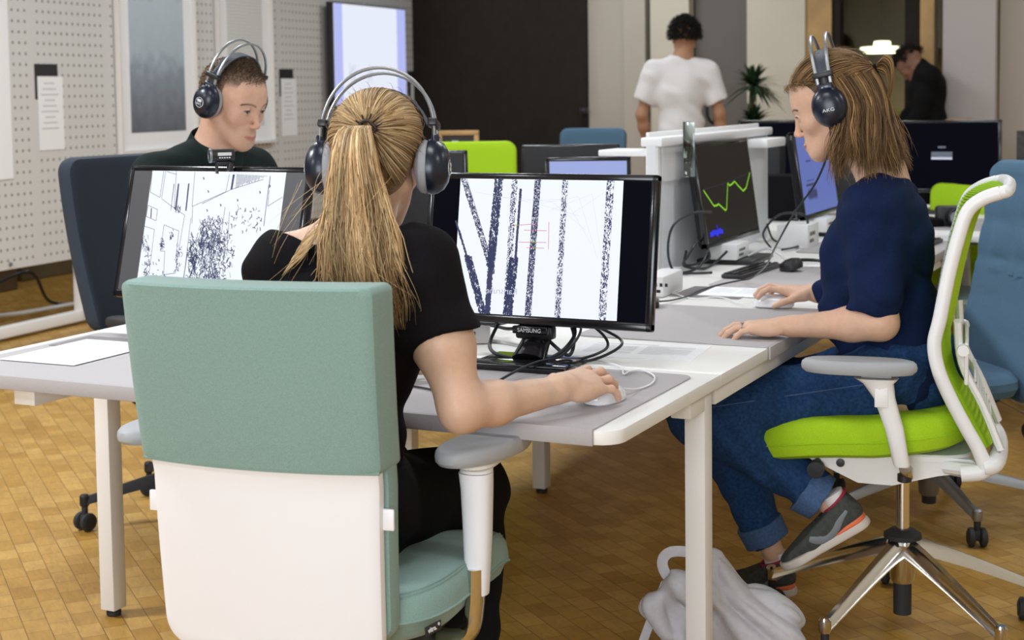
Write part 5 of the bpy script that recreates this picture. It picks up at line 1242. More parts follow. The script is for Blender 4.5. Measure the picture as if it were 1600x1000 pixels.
an_cut = np.array(anN)*.93+np.array(knN)*.07
jeN = group(lx(hipN, knN, anN, .010)+[half(np.array(anN)+unit(np.array(anN)-np.array(knN))*-.045, unit(np.array(anN)-np.array(knN)))], k=.055)
jeF = group(lx(hipF, knF, anF, .010)+[half(np.array(anF)+unit(np.array(anF)-np.array(knF))*-.040, unit(np.array(anF)-np.array(knF)))], k=.055)
pelj = axes_ell(J['pelvis'], np.array([0, 1., 0]), np.array([-1., 0, 0]), np.array([0, 0, 1.]), (.180, .132, .122), .05)
fo = wob((.0028, (60, 20, 44), .5, 1.8), (.002, (-42, 38, 60), 1, 1.5), (.0014, (90, -30, -70), 0, 1))
wbuild(rw, np_mesh('jeans', [mesh_sdf([pelj, jeN, jeF, fo, half((-.7, 3.7, .735), (0, 0, 1))], .005)], 'denim'))
for K_, A_ in ((knN, anN), (knF, anF)):
    d_ = unit(np.array(A_)-np.array(K_)); c0 = np.array(A_)-d_*.092; c1 = np.array(A_)-d_*.038
    wbuild(rw, np_mesh('jeans_turnup', [mesh_sdf([rc(c0, c1, .0640, .0590), half(c0, -d_), half(c1, d_), wob((.0012, (60, 60, 90), 0, 1))], .0035)], 'denim_light'))
# stitched seams on the near leg
sm = MB(); hp, kp = np.array(hipN), np.array(knN); d_ = unit(kp-hp); up_ = unit(np.cross(np.cross(d_, (0, 0, 1.)), d_)); nr = np.array([0, -1., 0]); nr = unit(nr-d_*(nr@d_))
pts = []
for u in np.linspace(.02, .98, 24):
    c = hp+(kp-hp)*u; r_ = np.interp(u, [0, .6, 1], [.098, .082, .072])+.0025; a_ = math.radians(18); pts.append(tuple(c+(nr*math.cos(a_)+up_*math.sin(a_))*r_))
sm.tube(pts, .0014, 5)
wbuild(rw, sm.build('side_seam', 'denim_light'))
# trainers
M['shoe_dark'] = mat('trainer_grey_suede', (.045, .050, .047), .85, noise=.25, nscale=90, bump=.3, bscale=400)
M['shoe_grey'] = mat('trainer_grey_stripe', (.17, .19, .21), .6)
M['shoe_mid'] = mat('trainer_blue_grey', (.055, .062, .068), .7)
M['shoe_red'] = mat('trainer_crimson_lining', (.30, .012, .04), .7)
M['shoe_orange'] = mat('trainer_orange', (.75, .16, .065), .6)
M['shoe_sole'] = mat('trainer_cream_sole', (.55, .49, .44), .6)
M['sock'] = mat('white_sock', (.70, .68, .68), .9)
def trainer(heel, toe, side, label=None):
    """heel and toe are points on the sole; local y runs heel->toe, z up, x to the outer side"""
    heel, toe = np.array(heel, float), np.array(toe, float); f = unit(toe-heel); r = unit(np.cross(f, (0, 0, 1.))); u = np.cross(r, f); F = np.stack([r, f, u], 1); L = np.linalg.norm(toe-heel); k = L/.255
    up_ = [rc((0, .035, .050), (0, .15, .044), .035, .037, k=.03), rc((0, .16, .040), (0, .218, .034), .038, .031, k=.03), rc((0, .032, .050), (0, .040, .080), .033, .031, k=.02), rc((0, .085, .055), (0, .045, .085), .030, .029, k=.03),
           half((0, 0, .018), (0, 0, -1)), half((0, .05, .094), (0, .30, .95)), ell((0, .045, .118), (.026, .036, .040), k=.005, op='s')]
    wl = lambda n_, prims, m_, h=.0028: wbuild(rw, np_mesh(n_, [mesh_sdf([group(prims, k=.01, R=F*1., t=heel, scale=k)], h)], m_))
    s_ = wl('shoe_upper', up_, 'shoe_dark')
    sole = [rc((0, .032, .012), (0, .20, .010), .038, .040, k=.03), rc((0, .20, .012), (0, .222, .016), .040, .032, k=.03), half((0, 0, .024), (0, 0, 1)), half((0, 0, .001), (0, 0, -1), k=.006)]
    wl('shoe_sole', sole, 'shoe_sole')
    wl('shoe_heel_strip', [rc((0, .034, .030), (0, .090, .026), .0370, .0380, k=.01), half((0, 0, .044), (0, .20, 1)), half((0, 0, .022), (0, 0, -1)), half((0, .115, 0), (0, 1, .9))], 'shoe_orange')
    m_ = MB(); m_.X = Matrix.Translation(Vector(heel)) @ Matrix((F*k).tolist()).to_4x4()
    m_.tube([(.0315*math.cos(a_), .045+.038*math.sin(a_), .0965-.012*math.sin(a_)) for a_ in np.linspace(0, 2*PI, 25)], .0042, 6, caps=False); wbuild(rw, m_.build('shoe_collar', 'shoe_red'))
    for sx in (-1, 1):
        q = MB(); q.X = m_.X
        # swoosh band: thick in the belly, thin towards the heel
        cl = spline([(sx*.031, .150, .052), (sx*.0368, .130, .036), (sx*.0385, .108, .031), (sx*.0375, .080, .040), (sx*.0345, .055, .056), (sx*.0325, .030, .068)], 5); n_ = len(cl)
        cq = []
        for p in cl:
            xs = np.linspace(.055, .015, 80); S_ = combine([w_ for w_ in up_ if w_[4] != 'i'], np.array([[sx*x_, p[1], p[2]] for x_ in xs], f32)); i_ = int(np.argmax(S_ < 0)); cq.append((sx*(xs[i_]+.0006), p[1], p[2]))
        cl = cq
        q.tube(cl, [.0035+.0075*math.sin(PI*min(1, (i+2)/n_)**.7) if i < n_*.6 else .0085*(1-(i-n_*.6)/(n_*.5)) +.0015 for i in range(n_)], 8, flat=.25, up=(1, 0, 0)); wbuild(rw, q.build('shoe_side_mark', 'shoe_grey'))
    q = MB(); q.X = m_.X
    for i in range(6): y_ = .085+.016*i; q.tube([(-.017, y_, .078-.35*(y_-.085)), (0, y_+.004, .0855-.38*(y_-.085)), (.017, y_, .078-.35*(y_-.085))], .0022, 6)
    wbuild(rw, q.build('shoe_laces', 'shoe_mid'))
    q = MB(); q.X = m_.X; q.lathe([(.0275, .060), (.0285, .085), (.0315, .112), (.0315, .117), (.028, .118)], (0, .044, 0), 24); wbuild(rw, q.build('sock', 'sock'))
trainer((-.792, 3.575, .298), (-.985, 3.515, .175), 1)
trainer((-1.035, 3.800, .022), (-1.270, 3.705, .003), 1)
# ---- hair of the woman in blue: half tied back, the rest loose to the shoulder
brown = [(.17, .094, .038), (.26, .152, .062), (.11, .057, .024), (.35, .215, .098), (.22, .128, .053), (.13, .071, .030)]
M['scalp_r'] = mat('brown_roots', (.075, .042, .020), .6, noise=.3, nscale=160)
wbuild(rw, np_mesh('hair_base', [hair_cap(HR2, HC2, None, rw, None, front=.060)], 'scalp_r'))
TIE2 = np.array([.0, -.122, .046]); c_ = np.array([0, -.012, .030]); tied2 = TIE2-c_
def dirs(az, ez): return np.stack([np.sin(az)*np.cos(ez), np.cos(az)*np.cos(ez), np.sin(ez)], -1)
n = 1500; az = rng.uniform(-PI, PI, n); lo_ = np.where(np.abs(az) < .8, .46, np.where(np.abs(az) < 1.9, .46-(np.abs(az)-.8)*.30, .13)); lo_ = lo_+np.where(np.abs(az) > 1.2, rng.normal(-.06, .13, n), 0); ez = lo_+rng.random(n)**2*(1.2-lo_)*.8
t = np.linspace(0, 1, 16); d = slerp(dirs(az, ez), np.tile(tied2, (n, 1)), t); nrm = d/np.linalg.norm(d, axis=2, keepdims=True)
P1 = skull(d, .004)+nrm*(rng.uniform(.003, .016, (n, 1))*np.sin(PI*t)[None, :]**.6+.001)[:, :, None]+np.cross(nrm, np.array([0, 0, 1.]))*(.003*np.sin(t[None, :]*rng.uniform(3, 9, (n, 1))+rng.uniform(0, 6, (n, 1))))[:, :, None]
P1[:, -1] = TIE2+rng.normal(0, .005, (n, 3)); P1[:, -2] = .5*P1[:, -2]+.5*(TIE2+rng.normal(0, .006, (n, 3)))
lk = np.sin(az*17+ez*9)*.5+.5
wbuild(rw, strands('swept_hair', world(HR2, HC2, P1), rng.uniform(.0008, .0018, n), 'hair', None, pick(brown, n)*(.6+.7*lk)[:, None]))
# fringe wisps at the forehead
n = 90; az = rng.uniform(-.9, .9, n); d0 = dirs(az, rng.uniform(.50, .62, n)); t8 = np.linspace(0, 1, 9); tgt = dirs(az*1.5+rng.normal(0, .2, n), rng.uniform(.30, .45, n)); d = slerp(d0, tgt, t8)
wbuild(rw, strands('fringe', world(HR2, HC2, skull(d, .006)+(d/np.linalg.norm(d, axis=2, keepdims=True))*(rng.uniform(.006, .020, (n, 1))*np.sin(t8*2.4)[None, :])[:, :, None]), rng.uniform(.0005, .0011, n), 'hair', None, pick(brown, n)*1.1))
# loose lengths
n = 3000; az = rng.uniform(1.40, 2*PI-1.40, n); ez = rng.uniform(-.35, .95, n); d0 = dirs(az, ez)
az1 = np.clip((az-PI)*.86, -1.45, 1.45)+PI; d1 = dirs(az1, np.minimum(ez-.1, -.42)+rng.normal(0, .05, n)); k1 = 8
d = slerp(d0, d1, np.linspace(0, 1, k1)); nr = d/np.linalg.norm(d, axis=2, keepdims=True); up_l = rng.uniform(.004, .030, (n, 1))*np.linspace(.3, 1, k1)[None, :]
A = world(HR2, HC2, skull(d, .004)+nr*up_l[:, :, None]); k2 = 12; s = np.linspace(0, 1, k2+1)[1:]
end = A[:, -1]; zend = rng.beta(2.2, 2.2, n)*.085+1.118+.02*(np.sin(az*9)); zend = np.minimum(zend, end[:, 2]-.03); ax_ = np.array([-.80, 3.722]); rad_ = end[:, :2]-ax_; rn = np.linalg.norm(rad_, axis=1, keepdims=True)+1e-6
out = rng.normal(.020, .014, (n, 1)); curl = rng.uniform(-.018, .030, (n, 1)); lockph = np.round(az*6)
B = np.zeros((n, k2, 3)); B[:, :, 2] = end[:, 2:3]+(zend-end[:, 2])[:, None]*s; drift = out*s+curl*s**3+.011*s*np.sin(s*7+np.sin(lockph*2.1)[:, None]*3)
B[:, :, :2] = end[:, None, :2]+(rad_/rn)[:, None, :]*drift[:, :, None]+np.array([.012, 0])*s[None, :, None]+(np.stack([-rad_[:, 1], rad_[:, 0]], 1)/rn)[:, None, :]*(.010*s*np.sin(s*5+np.sin(lockph*3.7)[:, None]*3)+rng.normal(0, .004, (n, 1))*s)[:, :, None]
P2 = np.concatenate([A, B], 1); rr = np.linalg.norm(P2[:, :, :2]-np.array([-.785, 3.722]), axis=2, keepdims=True)
mn = np.where(P2[:, :, 2:3] < 1.17, .062, 0.); push = np.maximum(mn-rr, 0); P2[:, :, :2] += (P2[:, :, :2]-np.array([-.785, 3.722]))/(rr+1e-6)*push
for _ in range(4): P2[:, 1:-1] = .25*P2[:, :-2]+.5*P2[:, 1:-1]+.25*P2[:, 2:]
lk = np.sin(az*13+1)*.5+.5
wbuild(rw, strands('loose_hair', P2, rng.uniform(.0008, .0017, n), 'hair', None, pick(brown, n)*(.62+.75*lk)[:, None]))
n = 160; s = np.linspace(0, 1, 14); T2 = world(HR2, HC2, TIE2); ph = rng.uniform(0, 2*PI, n); ra = np.sqrt(rng.random(n))*.022
cc = np.array(spline([T2, T2+[.022, 0, .014], T2+[.040, -.004, .002], T2+[.045, -.006, -.03], T2+[.040, -.004, -.065]], 5)); cx = np.stack([np.interp(s, np.linspace(0, 1, len(cc)), cc[:, i]) for i in range(3)], -1)
P3 = cx[None]+(ra[:, None]*np.minimum(1, s*4)[None, :])[:, :, None]*np.stack([.3*np.cos(ph), np.sin(ph), np.cos(ph)], 1)[:, None, :]
wbuild(rw, strands('hair_tuft', P3, rng.uniform(.0007, .0014, n), 'hair', None, pick(brown, n)*1.25))
n = 110; az = rng.uniform(-2.9, 2.9, n); ez = rng.uniform(.2, 1.2, n); d = slerp(dirs(az, ez), np.tile(tied2, (n, 1)), np.linspace(0, .6, 12))
wbuild(rw, strands('stray_hair', world(HR2, HC2, skull(d, .012)+d/np.linalg.norm(d, axis=2, keepdims=True)*(rng.uniform(.004, .022, (n, 1))*np.linspace(0, 1, 12)[None, :]**.7)[:, :, None]), .0004, 'hair', None, pick(brown, n)*1.3))
tb_ = MB()
for q in range(2): tb_.tube([tuple(world(HR2, HC2, TIE2+np.array([.010*math.cos(a_), -.003-.005*q, .010*math.sin(a_)]))) for a_ in np.linspace(0, 2*PI, 21)], .0028, 6, caps=False)
wbuild(rw, tb_.build('hair_tie', 'black_cloth'))
headphones('dark headphones with steel arches on the woman in the navy sweater', HR2, HC2+HR2 @ np.array([0, -.006, .006]), 'plain', scale=1.05, tilt=math.radians(9))
# ---------------------------------------------------------------- 3 seated man
mn_ = thing('person', 'short haired man in a dark green shirt looking down behind the left monitor', 'person', (-2.93, 3.70, 0))
HR3 = head_frame(math.radians(-96), math.radians(20)); HC3 = np.array([-2.585, 3.525, 1.325])
J = dict(pelvis=(-2.925, 3.700, .600), chest=(-2.780, 3.610, .985), neck=(-2.675, 3.550, 1.178), shR=(-2.745, 3.370, 1.110), shL=(-2.665, 3.740, 1.110), hip_r=(0, -1, 0))
tb, r3, f3, u3 = torso(J, -.006, male=True)
hm, hmF, hmT, _ = hand((-2.47, 3.36, .775), (.95, .2, 0), (0, 0, 1), -1, arch=10, curls=((6, 14, 10),)); hm2, *_r = hand((-2.45, 3.80, .775), (.95, -.1, 0), (0, 0, 1), 1, arch=10, curls=((6, 14, 10),))
prims = tb+neck_prims(J['neck'], HC3, HR3, .060)+[group(head_prims(male=True, smile=.9), k=.02, R=HR3, t=HC3, scale=1.03)]+arm(J['shR'], (-2.72, 3.31, .80), (-2.48, 3.36, .778))+arm(J['shL'], (-2.70, 3.86, .80), (-2.46, 3.80, .778))+leg((-2.91, 3.60, .58), (-2.46, 3.57, .55), (-2.50, 3.56, .12))+leg((-2.91, 3.80, .58), (-2.46, 3.84, .55), (-2.50, 3.84, .12))+[hm, hm2]
hc_m = head_color(HR3, HC3, SK_M, scale=1.03, stubble=1, brow=(.13, .075, .04), lip=(.50, .17, .14))
def m_col(vs):
    c = hc_m(vs); p = (vs-HC3) @ HR3/1.03; az = np.abs(np.arctan2(p[:, 0], p[:, 1])); e_ = np.arctan2(p[:, 2]-.02, np.hypot(p[:, 0], p[:, 1]))
    w = np.clip((p[:, 2]-(.010-.075*(p[:, 1]-.02)/.08*(p[:, 1] < .02)*0+np.where(p[:, 1] > .055, .062, np.where(p[:, 1] > .02, .045, -.005))))/.012, 0, 1)*(p[:, 1] < .085); w = np.maximum(w, np.clip((-p[:, 1]-.005)/.02, 0, 1)*np.clip((p[:, 2]+.055)/.02, 0, 1))
    return c*(1-.8*w[:, None])+np.array([.10, .065, .045])*.8*w[:, None]
wbuild(mn_, body_mesh('body', prims, HC3, [], h=.006, col=m_col))
lashes(HR3, HC3, mn_, 1.03)
# cropped hair: short fuzz over the scalp
n = 5200; az = rng.uniform(-PI, PI, n); a_ = np.abs(az); lo_ = np.where(a_ < .55, .37, np.where(a_ < .95, .37-(a_-.55)*.1, np.where(a_ < 1.5, .33-(a_-.95)*.70, -.03-(a_-1.5)*.34))); ez = lo_+rng.random(n)**1.2*(PI/2-lo_); d = dirs(az, ez)
hl = .0055+.006*np.clip((ez-.35)/.6, 0, 1)*(a_ < 1.9)
st = skull(d, -.0005)*1.03; nn = d/np.linalg.norm(d, axis=1, keepdims=True)+rng.normal(0, .22, (n, 3))+np.array([0, .35, .1]); P = st[:, None, :]+nn[:, None, :]*hl[:, None, None]*np.linspace(0, 1, 4)[None, :, None]
wbuild(mn_, strands('cropped_hair', world(HR3, HC3, P), rng.uniform(.0008, .0014, n), 'hair', None, pick([(.12, .08, .05), (.20, .135, .085), (.08, .05, .035), (.16, .11, .07)], n), taper=(1, .9, .6, .2)))
M['green_shirt'] = mat('dark_green_shirt', (.012, .020, .019), .9, spec=.12, noise=.25, nscale=500, bump=.2, bscale=500)
sh, *_ = torso(J, .012, male=True)
shirt = sh+[group(arm(J['shR'], (-2.72, 3.31, .80), (-2.48, 3.36, .778), .012)[:4]+[half((-2.52, 3.35, .78), (1, .1, -.1))], k=.05), group(arm(J['shL'], (-2.70, 3.86, .80), (-2.46, 3.80, .778), .012)+[half((-2.50, 3.80, .78), (1, .1, -.1))], k=.05), ell((-2.655, 3.545, 1.226), (.068, .068, .055), k=.006, op='s'), wob((.002, (20, 14, 34), .5, 1.4), (.0015, (-30, 20, 48), 1, 1.5)), half((-2.9, 3.7, .56), (0, 0, -1))]
wbuild(mn_, np_mesh('shirt', [mesh_sdf(shirt, .006)], 'green_shirt'))
nf = unit(np.array(HC3)+HR3 @ np.array([0, -.018, -.045])-np.array(J['neck'])); cb = np.array(J['neck'])+nf*.012
col = MB(); rg1 = unit(np.cross(nf, (0, 1., 0))); rg2 = np.cross(nf, rg1); rings = []
for rr_, hh_ in ((.0770, -.022), (.0715, .006), (.0700, .030), (.0715, .034), (.0745, .030), (.0790, .004), (.085, -.018)): rings.append([tuple(cb+nf*(hh_-.012*math.cos(q-PI)*0)+(rg1*math.cos(q)+rg2*math.sin(q))*rr_*(1.05 if abs(math.cos(q)) > .7 else 1)) for q in np.linspace(0, 2*PI, 40, endpoint=False)])
col.loft(rings, caps=False); wbuild(mn_, col.build('collar', 'green_shirt'))
tr = [axes_ell(J['pelvis'], np.array([0, -1., 0]), np.array([1., 0, 0]), np.array([0, 0, 1.]), (.175, .128, .118), .05)]+leg((-2.91, 3.60, .58), (-2.46, 3.57, .55), (-2.50, 3.56, .10), .012)+leg((-2.91, 3.80, .58), (-2.46, 3.84, .55), (-2.50, 3.84, .10), .012)
wbuild(mn_, np_mesh('trousers', [mesh_sdf(tr+[half((-2.9, 3.7, .70), (0, 0, 1))], .007)], 'black_cloth2'))
for y_ in (3.56, 3.84): wbuild(mn_, np_mesh('shoe', [mesh_sdf([rc((-2.51, y_, .045), (-2.33, y_, .035), .044, .036, k=.03), rc((-2.50, y_, .09), (-2.38, y_, .05), .042, .030, k=.03), half((0, 0, .004), (0, 0, -1))], .006)], 'black_cloth2'))
headphones('dark headphones on the man behind the left monitor', HR3, HC3+HR3 @ np.array([0, -.006, .008]), 'ring', scale=1.03)
# ---------------------------------------------------------------- 4 man in a white t-shirt, walking away
wm = thing('person', 'man in a white t-shirt with dark curly hair walking away in the background', 'person', (-3.31, 9.36, 0))
HR4 = head_frame(math.radians(20), math.radians(-2)); HC4 = np.array([-3.295, 9.405, 1.672])
J = dict(pelvis=(-3.305, 9.36, .960), chest=(-3.308, 9.36, 1.310), neck=(-3.308, 9.375, 1.520), shR=(-3.150, 9.45, 1.455), shL=(-3.470, 9.29, 1.455), hip_r=(.9, .43, 0))
tb, r4, f4, u4 = torso(J, male=True)
aR = arm(J['shR'], (-3.080, 9.47, 1.180), (-3.085, 9.53, .93)); aL = arm(J['shL'], (-3.545, 9.27, 1.180), (-3.535, 9.36, .94))
h1, *_r = hand((-3.087, 9.535, .92), (.0, .1, -1), (.9, -.4, 0), -1, arch=0, curls=((14, 20, 14),)); h2, *_r = hand((-3.535, 9.365, .93), (.0, .1, -1), (-.9, .4, 0), 1, arch=0, curls=((14, 20, 14),))
lg = leg((-3.22, 9.40, .93), (-3.19, 9.50, .50), (-3.20, 9.40, .09))+leg((-3.39, 9.32, .93), (-3.41, 9.30, .50), (-3.42, 9.16, .12))
prims = tb+neck_prims(J['neck'], HC4, HR4, .056)+[group(head_prims(male=True), k=.02, R=HR4, t=HC4)]+aR+aL+lg+[h1, h2]
SKW = (.42, .22, .13)
hc_w = head_color(HR4, HC4, SKW); wbuild(wm, body_mesh('body', prims, HC4, [], h=.009, hh=.005, col=hc_w))
M['white_tee'] = mat('white_t_shirt', (.74, .72, .73), .85, bump=.2, bscale=300)
sh, *_ = torso(J, .014, male=True); sh.append(axes_ell(J['pelvis'], r4, f4, np.array([0, 0, 1.]), (.19, .14, .12), .06))
sl = [group([rc(J['shR'], (-3.085, 9.475, 1.22), .070, .078, k=.04), half((-3.10, 9.47, 1.255), (.45, .2, -.9))], k=.05), group([rc(J['shL'], (-3.545, 9.27, 1.22), .070, .078, k=.04), half((-3.53, 9.275, 1.255), (-.45, -.2, -.9))], k=.05)]
wbuild(wm, np_mesh('t_shirt', [mesh_sdf(sh+sl+[ell((-3.305, 9.40, 1.580), (.090, .085, .055), k=.006, op='s'), wob((.004, (14, 9, 24), 0, 1.2), (.003, (-24, 12, 30), 1, 1.5)), half((0, 0, 1.058), (0, 0, -1))], .008)], 'white_tee'))
wbuild(wm, np_mesh('trousers', [mesh_sdf([axes_ell(J['pelvis'], r4, f4, np.array([0, 0, 1.]), (.178, .128, .12), .05)]+[(p if False else p) for p in leg((-3.22, 9.40, .93), (-3.19, 9.50, .50), (-3.20, 9.40, .07), .014)+leg((-3.39, 9.32, .93), (-3.41, 9.30, .50), (-3.42, 9.16, .10), .014)]+[half((0, 0, 1.065), (0, 0, 1))], .009)], 'black_cloth2'))
for a_, b_ in (((-3.20, 9.39, .05), (-3.235, 9.56, .035)), ((-3.42, 9.15, .07), (-3.46, 9.31, .035))): wbuild(wm, np_mesh('shoe', [mesh_sdf([rc(a_, b_, .045, .036, k=.03), half((0, 0, .003), (0, 0, -1))], .007)], 'black_cloth2'))
def curly(name, R, c, n, cols, parent, low=-.35):
    az = rng.uniform(.35, 2*PI-.35, n); ez = rng.uniform(low, PI/2, n); keep = (ez > .35) | (np.abs(az-PI) < 1.7); az, ez = az[keep], ez[keep]; m_ = len(az); d = dirs(az, ez); st = skull(d, .0)
    s = np.linspace(0, 1, 8); nn = d/np.linalg.norm(d, axis=1, keepdims=True); a = rng.uniform(0, 6, (m_, 1)); t1 = np.cross(nn, np.array([.1, .2, 1.])); t2 = np.cross(nn, t1)
    P = st[:, None, :]+nn[:, None, :]*(s*.035)[None, :, None]*(.5+rng.random((m_, 1, 1)))+(t1[:, None, :]*np.cos(a+s*7)[:, :, None]+t2[:, None, :]*np.sin(a+s*7)[:, :, None])*(.009*s)[None, :, None]
    return wbuild(parent, strands(name, world(R, c, P), rng.uniform(.0022, .0036, m_), 'hair', None, pick(cols, m_)))
curly('curly_hair', HR4, HC4, 2600, [(.012, .010, .009), (.02, .016, .013)], wm)
# ---------------------------------------------------------------- 5 person bending in the far doorway
dg = thing('person', 'person in a dark jacket bending forward in front of the glazed room', 'person', (-2.07, 11.12, 0))
HR5 = head_frame(math.radians(75), math.radians(50)); HC5 = np.array([-2.165, 11.08, 1.495])
J = dict(pelvis=(-2.045, 11.12, .960), chest=(-2.060, 11.11, 1.290), neck=(-2.110, 11.10, 1.465), shR=(-2.10, 11.27, 1.400), shL=(-2.02, 10.96, 1.400), hip_r=(0, 1, 0))
tb, r5, f5, u5 = torso(J, male=True)
prims = tb+neck_prims(J['neck'], HC5, HR5, .056)+[group(head_prims(male=True), k=.02, R=HR5, t=HC5)]+arm(J['shR'], (-2.18, 11.28, 1.16), (-2.30, 11.2, 1.04))+arm(J['shL'], (-2.08, 10.93, 1.13), (-2.22, 10.98, 1.00))+leg((-2.05, 11.2, .93), (-2.08, 11.2, .50), (-2.04, 11.2, .09))+leg((-2.05, 11.03, .93), (-2.06, 11.03, .50), (-2.02, 11.03, .09))
wbuild(dg, body_mesh('body', prims, HC5, [], h=.010, hh=.006, col=head_color(HR5, HC5, (.24, .12, .08))))
sh, *_ = torso(J, .025, male=True)
wbuild(dg, np_mesh('jacket', [mesh_sdf(sh+arm(J['shR'], (-2.18, 11.28, 1.16), (-2.28, 11.2, 1.05), .02)+arm(J['shL'], (-2.08, 10.93, 1.13), (-2.20, 10.98, 1.01), .02)+[wob((.004, (14, 9, 24), 0, 1.2)), half((0, 0, .90), (0, 0, -1))], .010)], 'black_cloth2'))
wbuild(dg, np_mesh('trousers', [mesh_sdf([ell(J['pelvis'], (.13, .17, .12), k=.05)]+leg((-2.05, 11.2, .93), (-2.08, 11.2, .50), (-2.04, 11.2, .07), .015)+leg((-2.05, 11.03, .93), (-2.06, 11.03, .50), (-2.02, 11.03, .07), .015)+[half((0, 0, 1.0), (0, 0, 1))], .010)], 'black_cloth2'))
for y_ in (11.2, 11.03): wbuild(dg, np_mesh('shoe', [mesh_sdf([rc((-2.02, y_, .045), (-2.2, y_, .035), .045, .036, k=.03), half((0, 0, .003), (0, 0, -1))], .008)], 'black_cloth2'))
curly('dark_hair', HR5, HC5, 900, [(.012, .010, .009), (.02, .016, .013)], dg, -.1)
# ================================================================ divider between the rows
t = thing('desk_divider', 'white desk divider with a shelf rail on top, beside the lime graph monitor', 'desk divider', (-1.735, 4.62, DH))
def yz_slab(x0, x1, y0, y1, z0, z1, r):
    m_ = MB(); pts = rounded(y0, y1, z0, z1, r, 6); m_.loft([[(x0, a, b) for a, b in pts], [(x1, a, b) for a, b in pts]]); return m_
yz_slab(-.016, .016, 0, 1.28, -.0, .44, .02).build('panel', mat('divider_felt', (.70, .71, .74), .8, bump=.15, bscale=500), t)
yz_slab(.0162, .021, .05, .38, .30, .432, .02).build('front_flap', 'white_plastic', t)
b = MB(); b.box((0, .64, .432), (.075, 1.28, .030), .006); b.box((-.020, .64, .452), (.012, 1.24, .022), .003); b.build('top_rail', 'white_plastic', t)
MB().box((-.11, .10, .395), (.17, .16, .020), .004).build('shelf_tray', 'white_plastic', t)
MB().box((.060, 1.10, .392), (.09, .26, .034), .006).build('shelf_tray', 'white_plastic', t)
MB().box((0, .02, .20), (.045, .035, .44), .008).build('end_post', 'white_plastic', t)
for y_ in (.10, 1.16): MB().box((0, y_, .006), (.12, .07, .012), .004).build('foot', 'white_metal', t)
o = MB().box((0, 0, 0), (.040, .004, .178), .0015).build('glass_clip', 'glass'); o.location = (-1.618, 4.655, 1.148); o.parent = None
m_ = MB(); m_.box((0, 0, 0), (.040, .004, .178), .0015)
tag(o, 'small clear glass plate clipped upright on the end of the white divider', 'glass plate')
# white boxes (small computers) and stands on the right row
def wbox(label, x, y, rz, w, d, h, z=DH+.0006, name='mini_computer', m='white_plastic'):
    t = thing(name, label, 'computer', (x, y, z), rz); b = MB(); b.box((0, 0, h/2), (w, d, h), .006); b.build('casing', m, t)
    q = MB(); 
    for k in range(5): q.box((-w*.3+k*.016, -d/2-.0004, h*.6), (.008, .0012, h*.16), 0)
    for k in range(3): q.box((-w*.3+k*.02, -d/2-.0004, h*.3), (.012, .0012, h*.14), 0)
    q.build('ports', 'dark_plastic', t); return t
wbox('white box behind the arm of the blonde woman, with rows of ports', -1.695, 3.215, math.radians(28), .13, .10, .045)
wbox('white box standing under the lime graph monitor', -1.60, 5.02, math.radians(92), .16, .10, .055, z=DH+.018)
wbox('white box standing under the lilac monitor', -1.56, 6.10, math.radians(92), .18, .10, .055, z=DH+.018)
wbox('pale grey box beside the right edge of the right drawing monitor', -1.545, 4.20, math.radians(3), .07, .20, .062)
wbox('rounded white box between the lime graph monitor and the lilac monitor', -1.52, 5.62, math.radians(90), .16, .12, .09)
# keyboards
def keyboard(label, x, y, rz, w=.30, d=.11, tilt=0):
    t = thing('keyboard', label, 'keyboard', (x, y, DH+.0042), rz); MB().box((0, 0, .007), (w, d, .014), .004).build('case', 'black_plastic', t)
    q = MB(); nx = int(w/.019); ny = max(2, int(d/.02))
    for i in range(nx):
        for j in range(ny): q.box((-w/2+.014+i*(w-.028)/(nx-1), -d/2+.014+j*(d-.028)/max(1, ny-1), .0155), (.0145, .0145, .005), .001, 1)
    q.build('keys', 'black_gloss', t); return t
t = thing('sensor_bar', 'slim glossy black bar lying in front of the stand of the right drawing monitor', 'sensor bar', (-1.428, 2.908, DH+.0042), math.radians(1))
MB().box((0, 0, .007), (.30, .058, .014), .003).build('case', 'black_gloss', t); MB().box((0, -.030, .008), (.28, .002, .004), .0008).build('trim_line', 'dark_plastic', t)
keyboard('black keyboard lying at an angle on the mat beyond the woman in blue', -1.435, 4.74, math.radians(87), .36, .075)
keyboard('black keyboard on the farther mat, right of the navy sweater', -1.10, 5.72, math.radians(88), .40, .12)
# mice
def mouse(label, x, y, rz, sc=1.):
    t = thing('computer_mouse', label, 'mouse', (x, y, DH+.0042), rz); b = MB()
    b.slab(superell(.060*sc, .108*sc, 2.5, 32), [(.90, 0), (.98, .003), (1, .010), (.97, .018), (.88, .026), (.74, .031), (.6, .033)], lambda a, b_, z_: (a, b_, z_*(1-.25*max(0, b_/.054)**2-.10*(a/.03)**2))).build('shell', 'white_gloss', t)
    MB().tube([(0, .028, .0285), (0, .036, .027)], .0045, 8, up=(1, 0, 0)).build('scroll_wheel', 'arm_grey', t); return t
M['white_gloss'] = mat('white_gloss', (.80, .80, .82), .15, coat=.5)
mouse('white mouse under the hand of the blonde woman', -1.100, 2.668, math.radians(-10))
mouse('white mouse under the right hand of the woman in blue', -1.155, 4.02, math.radians(97), 1.05)
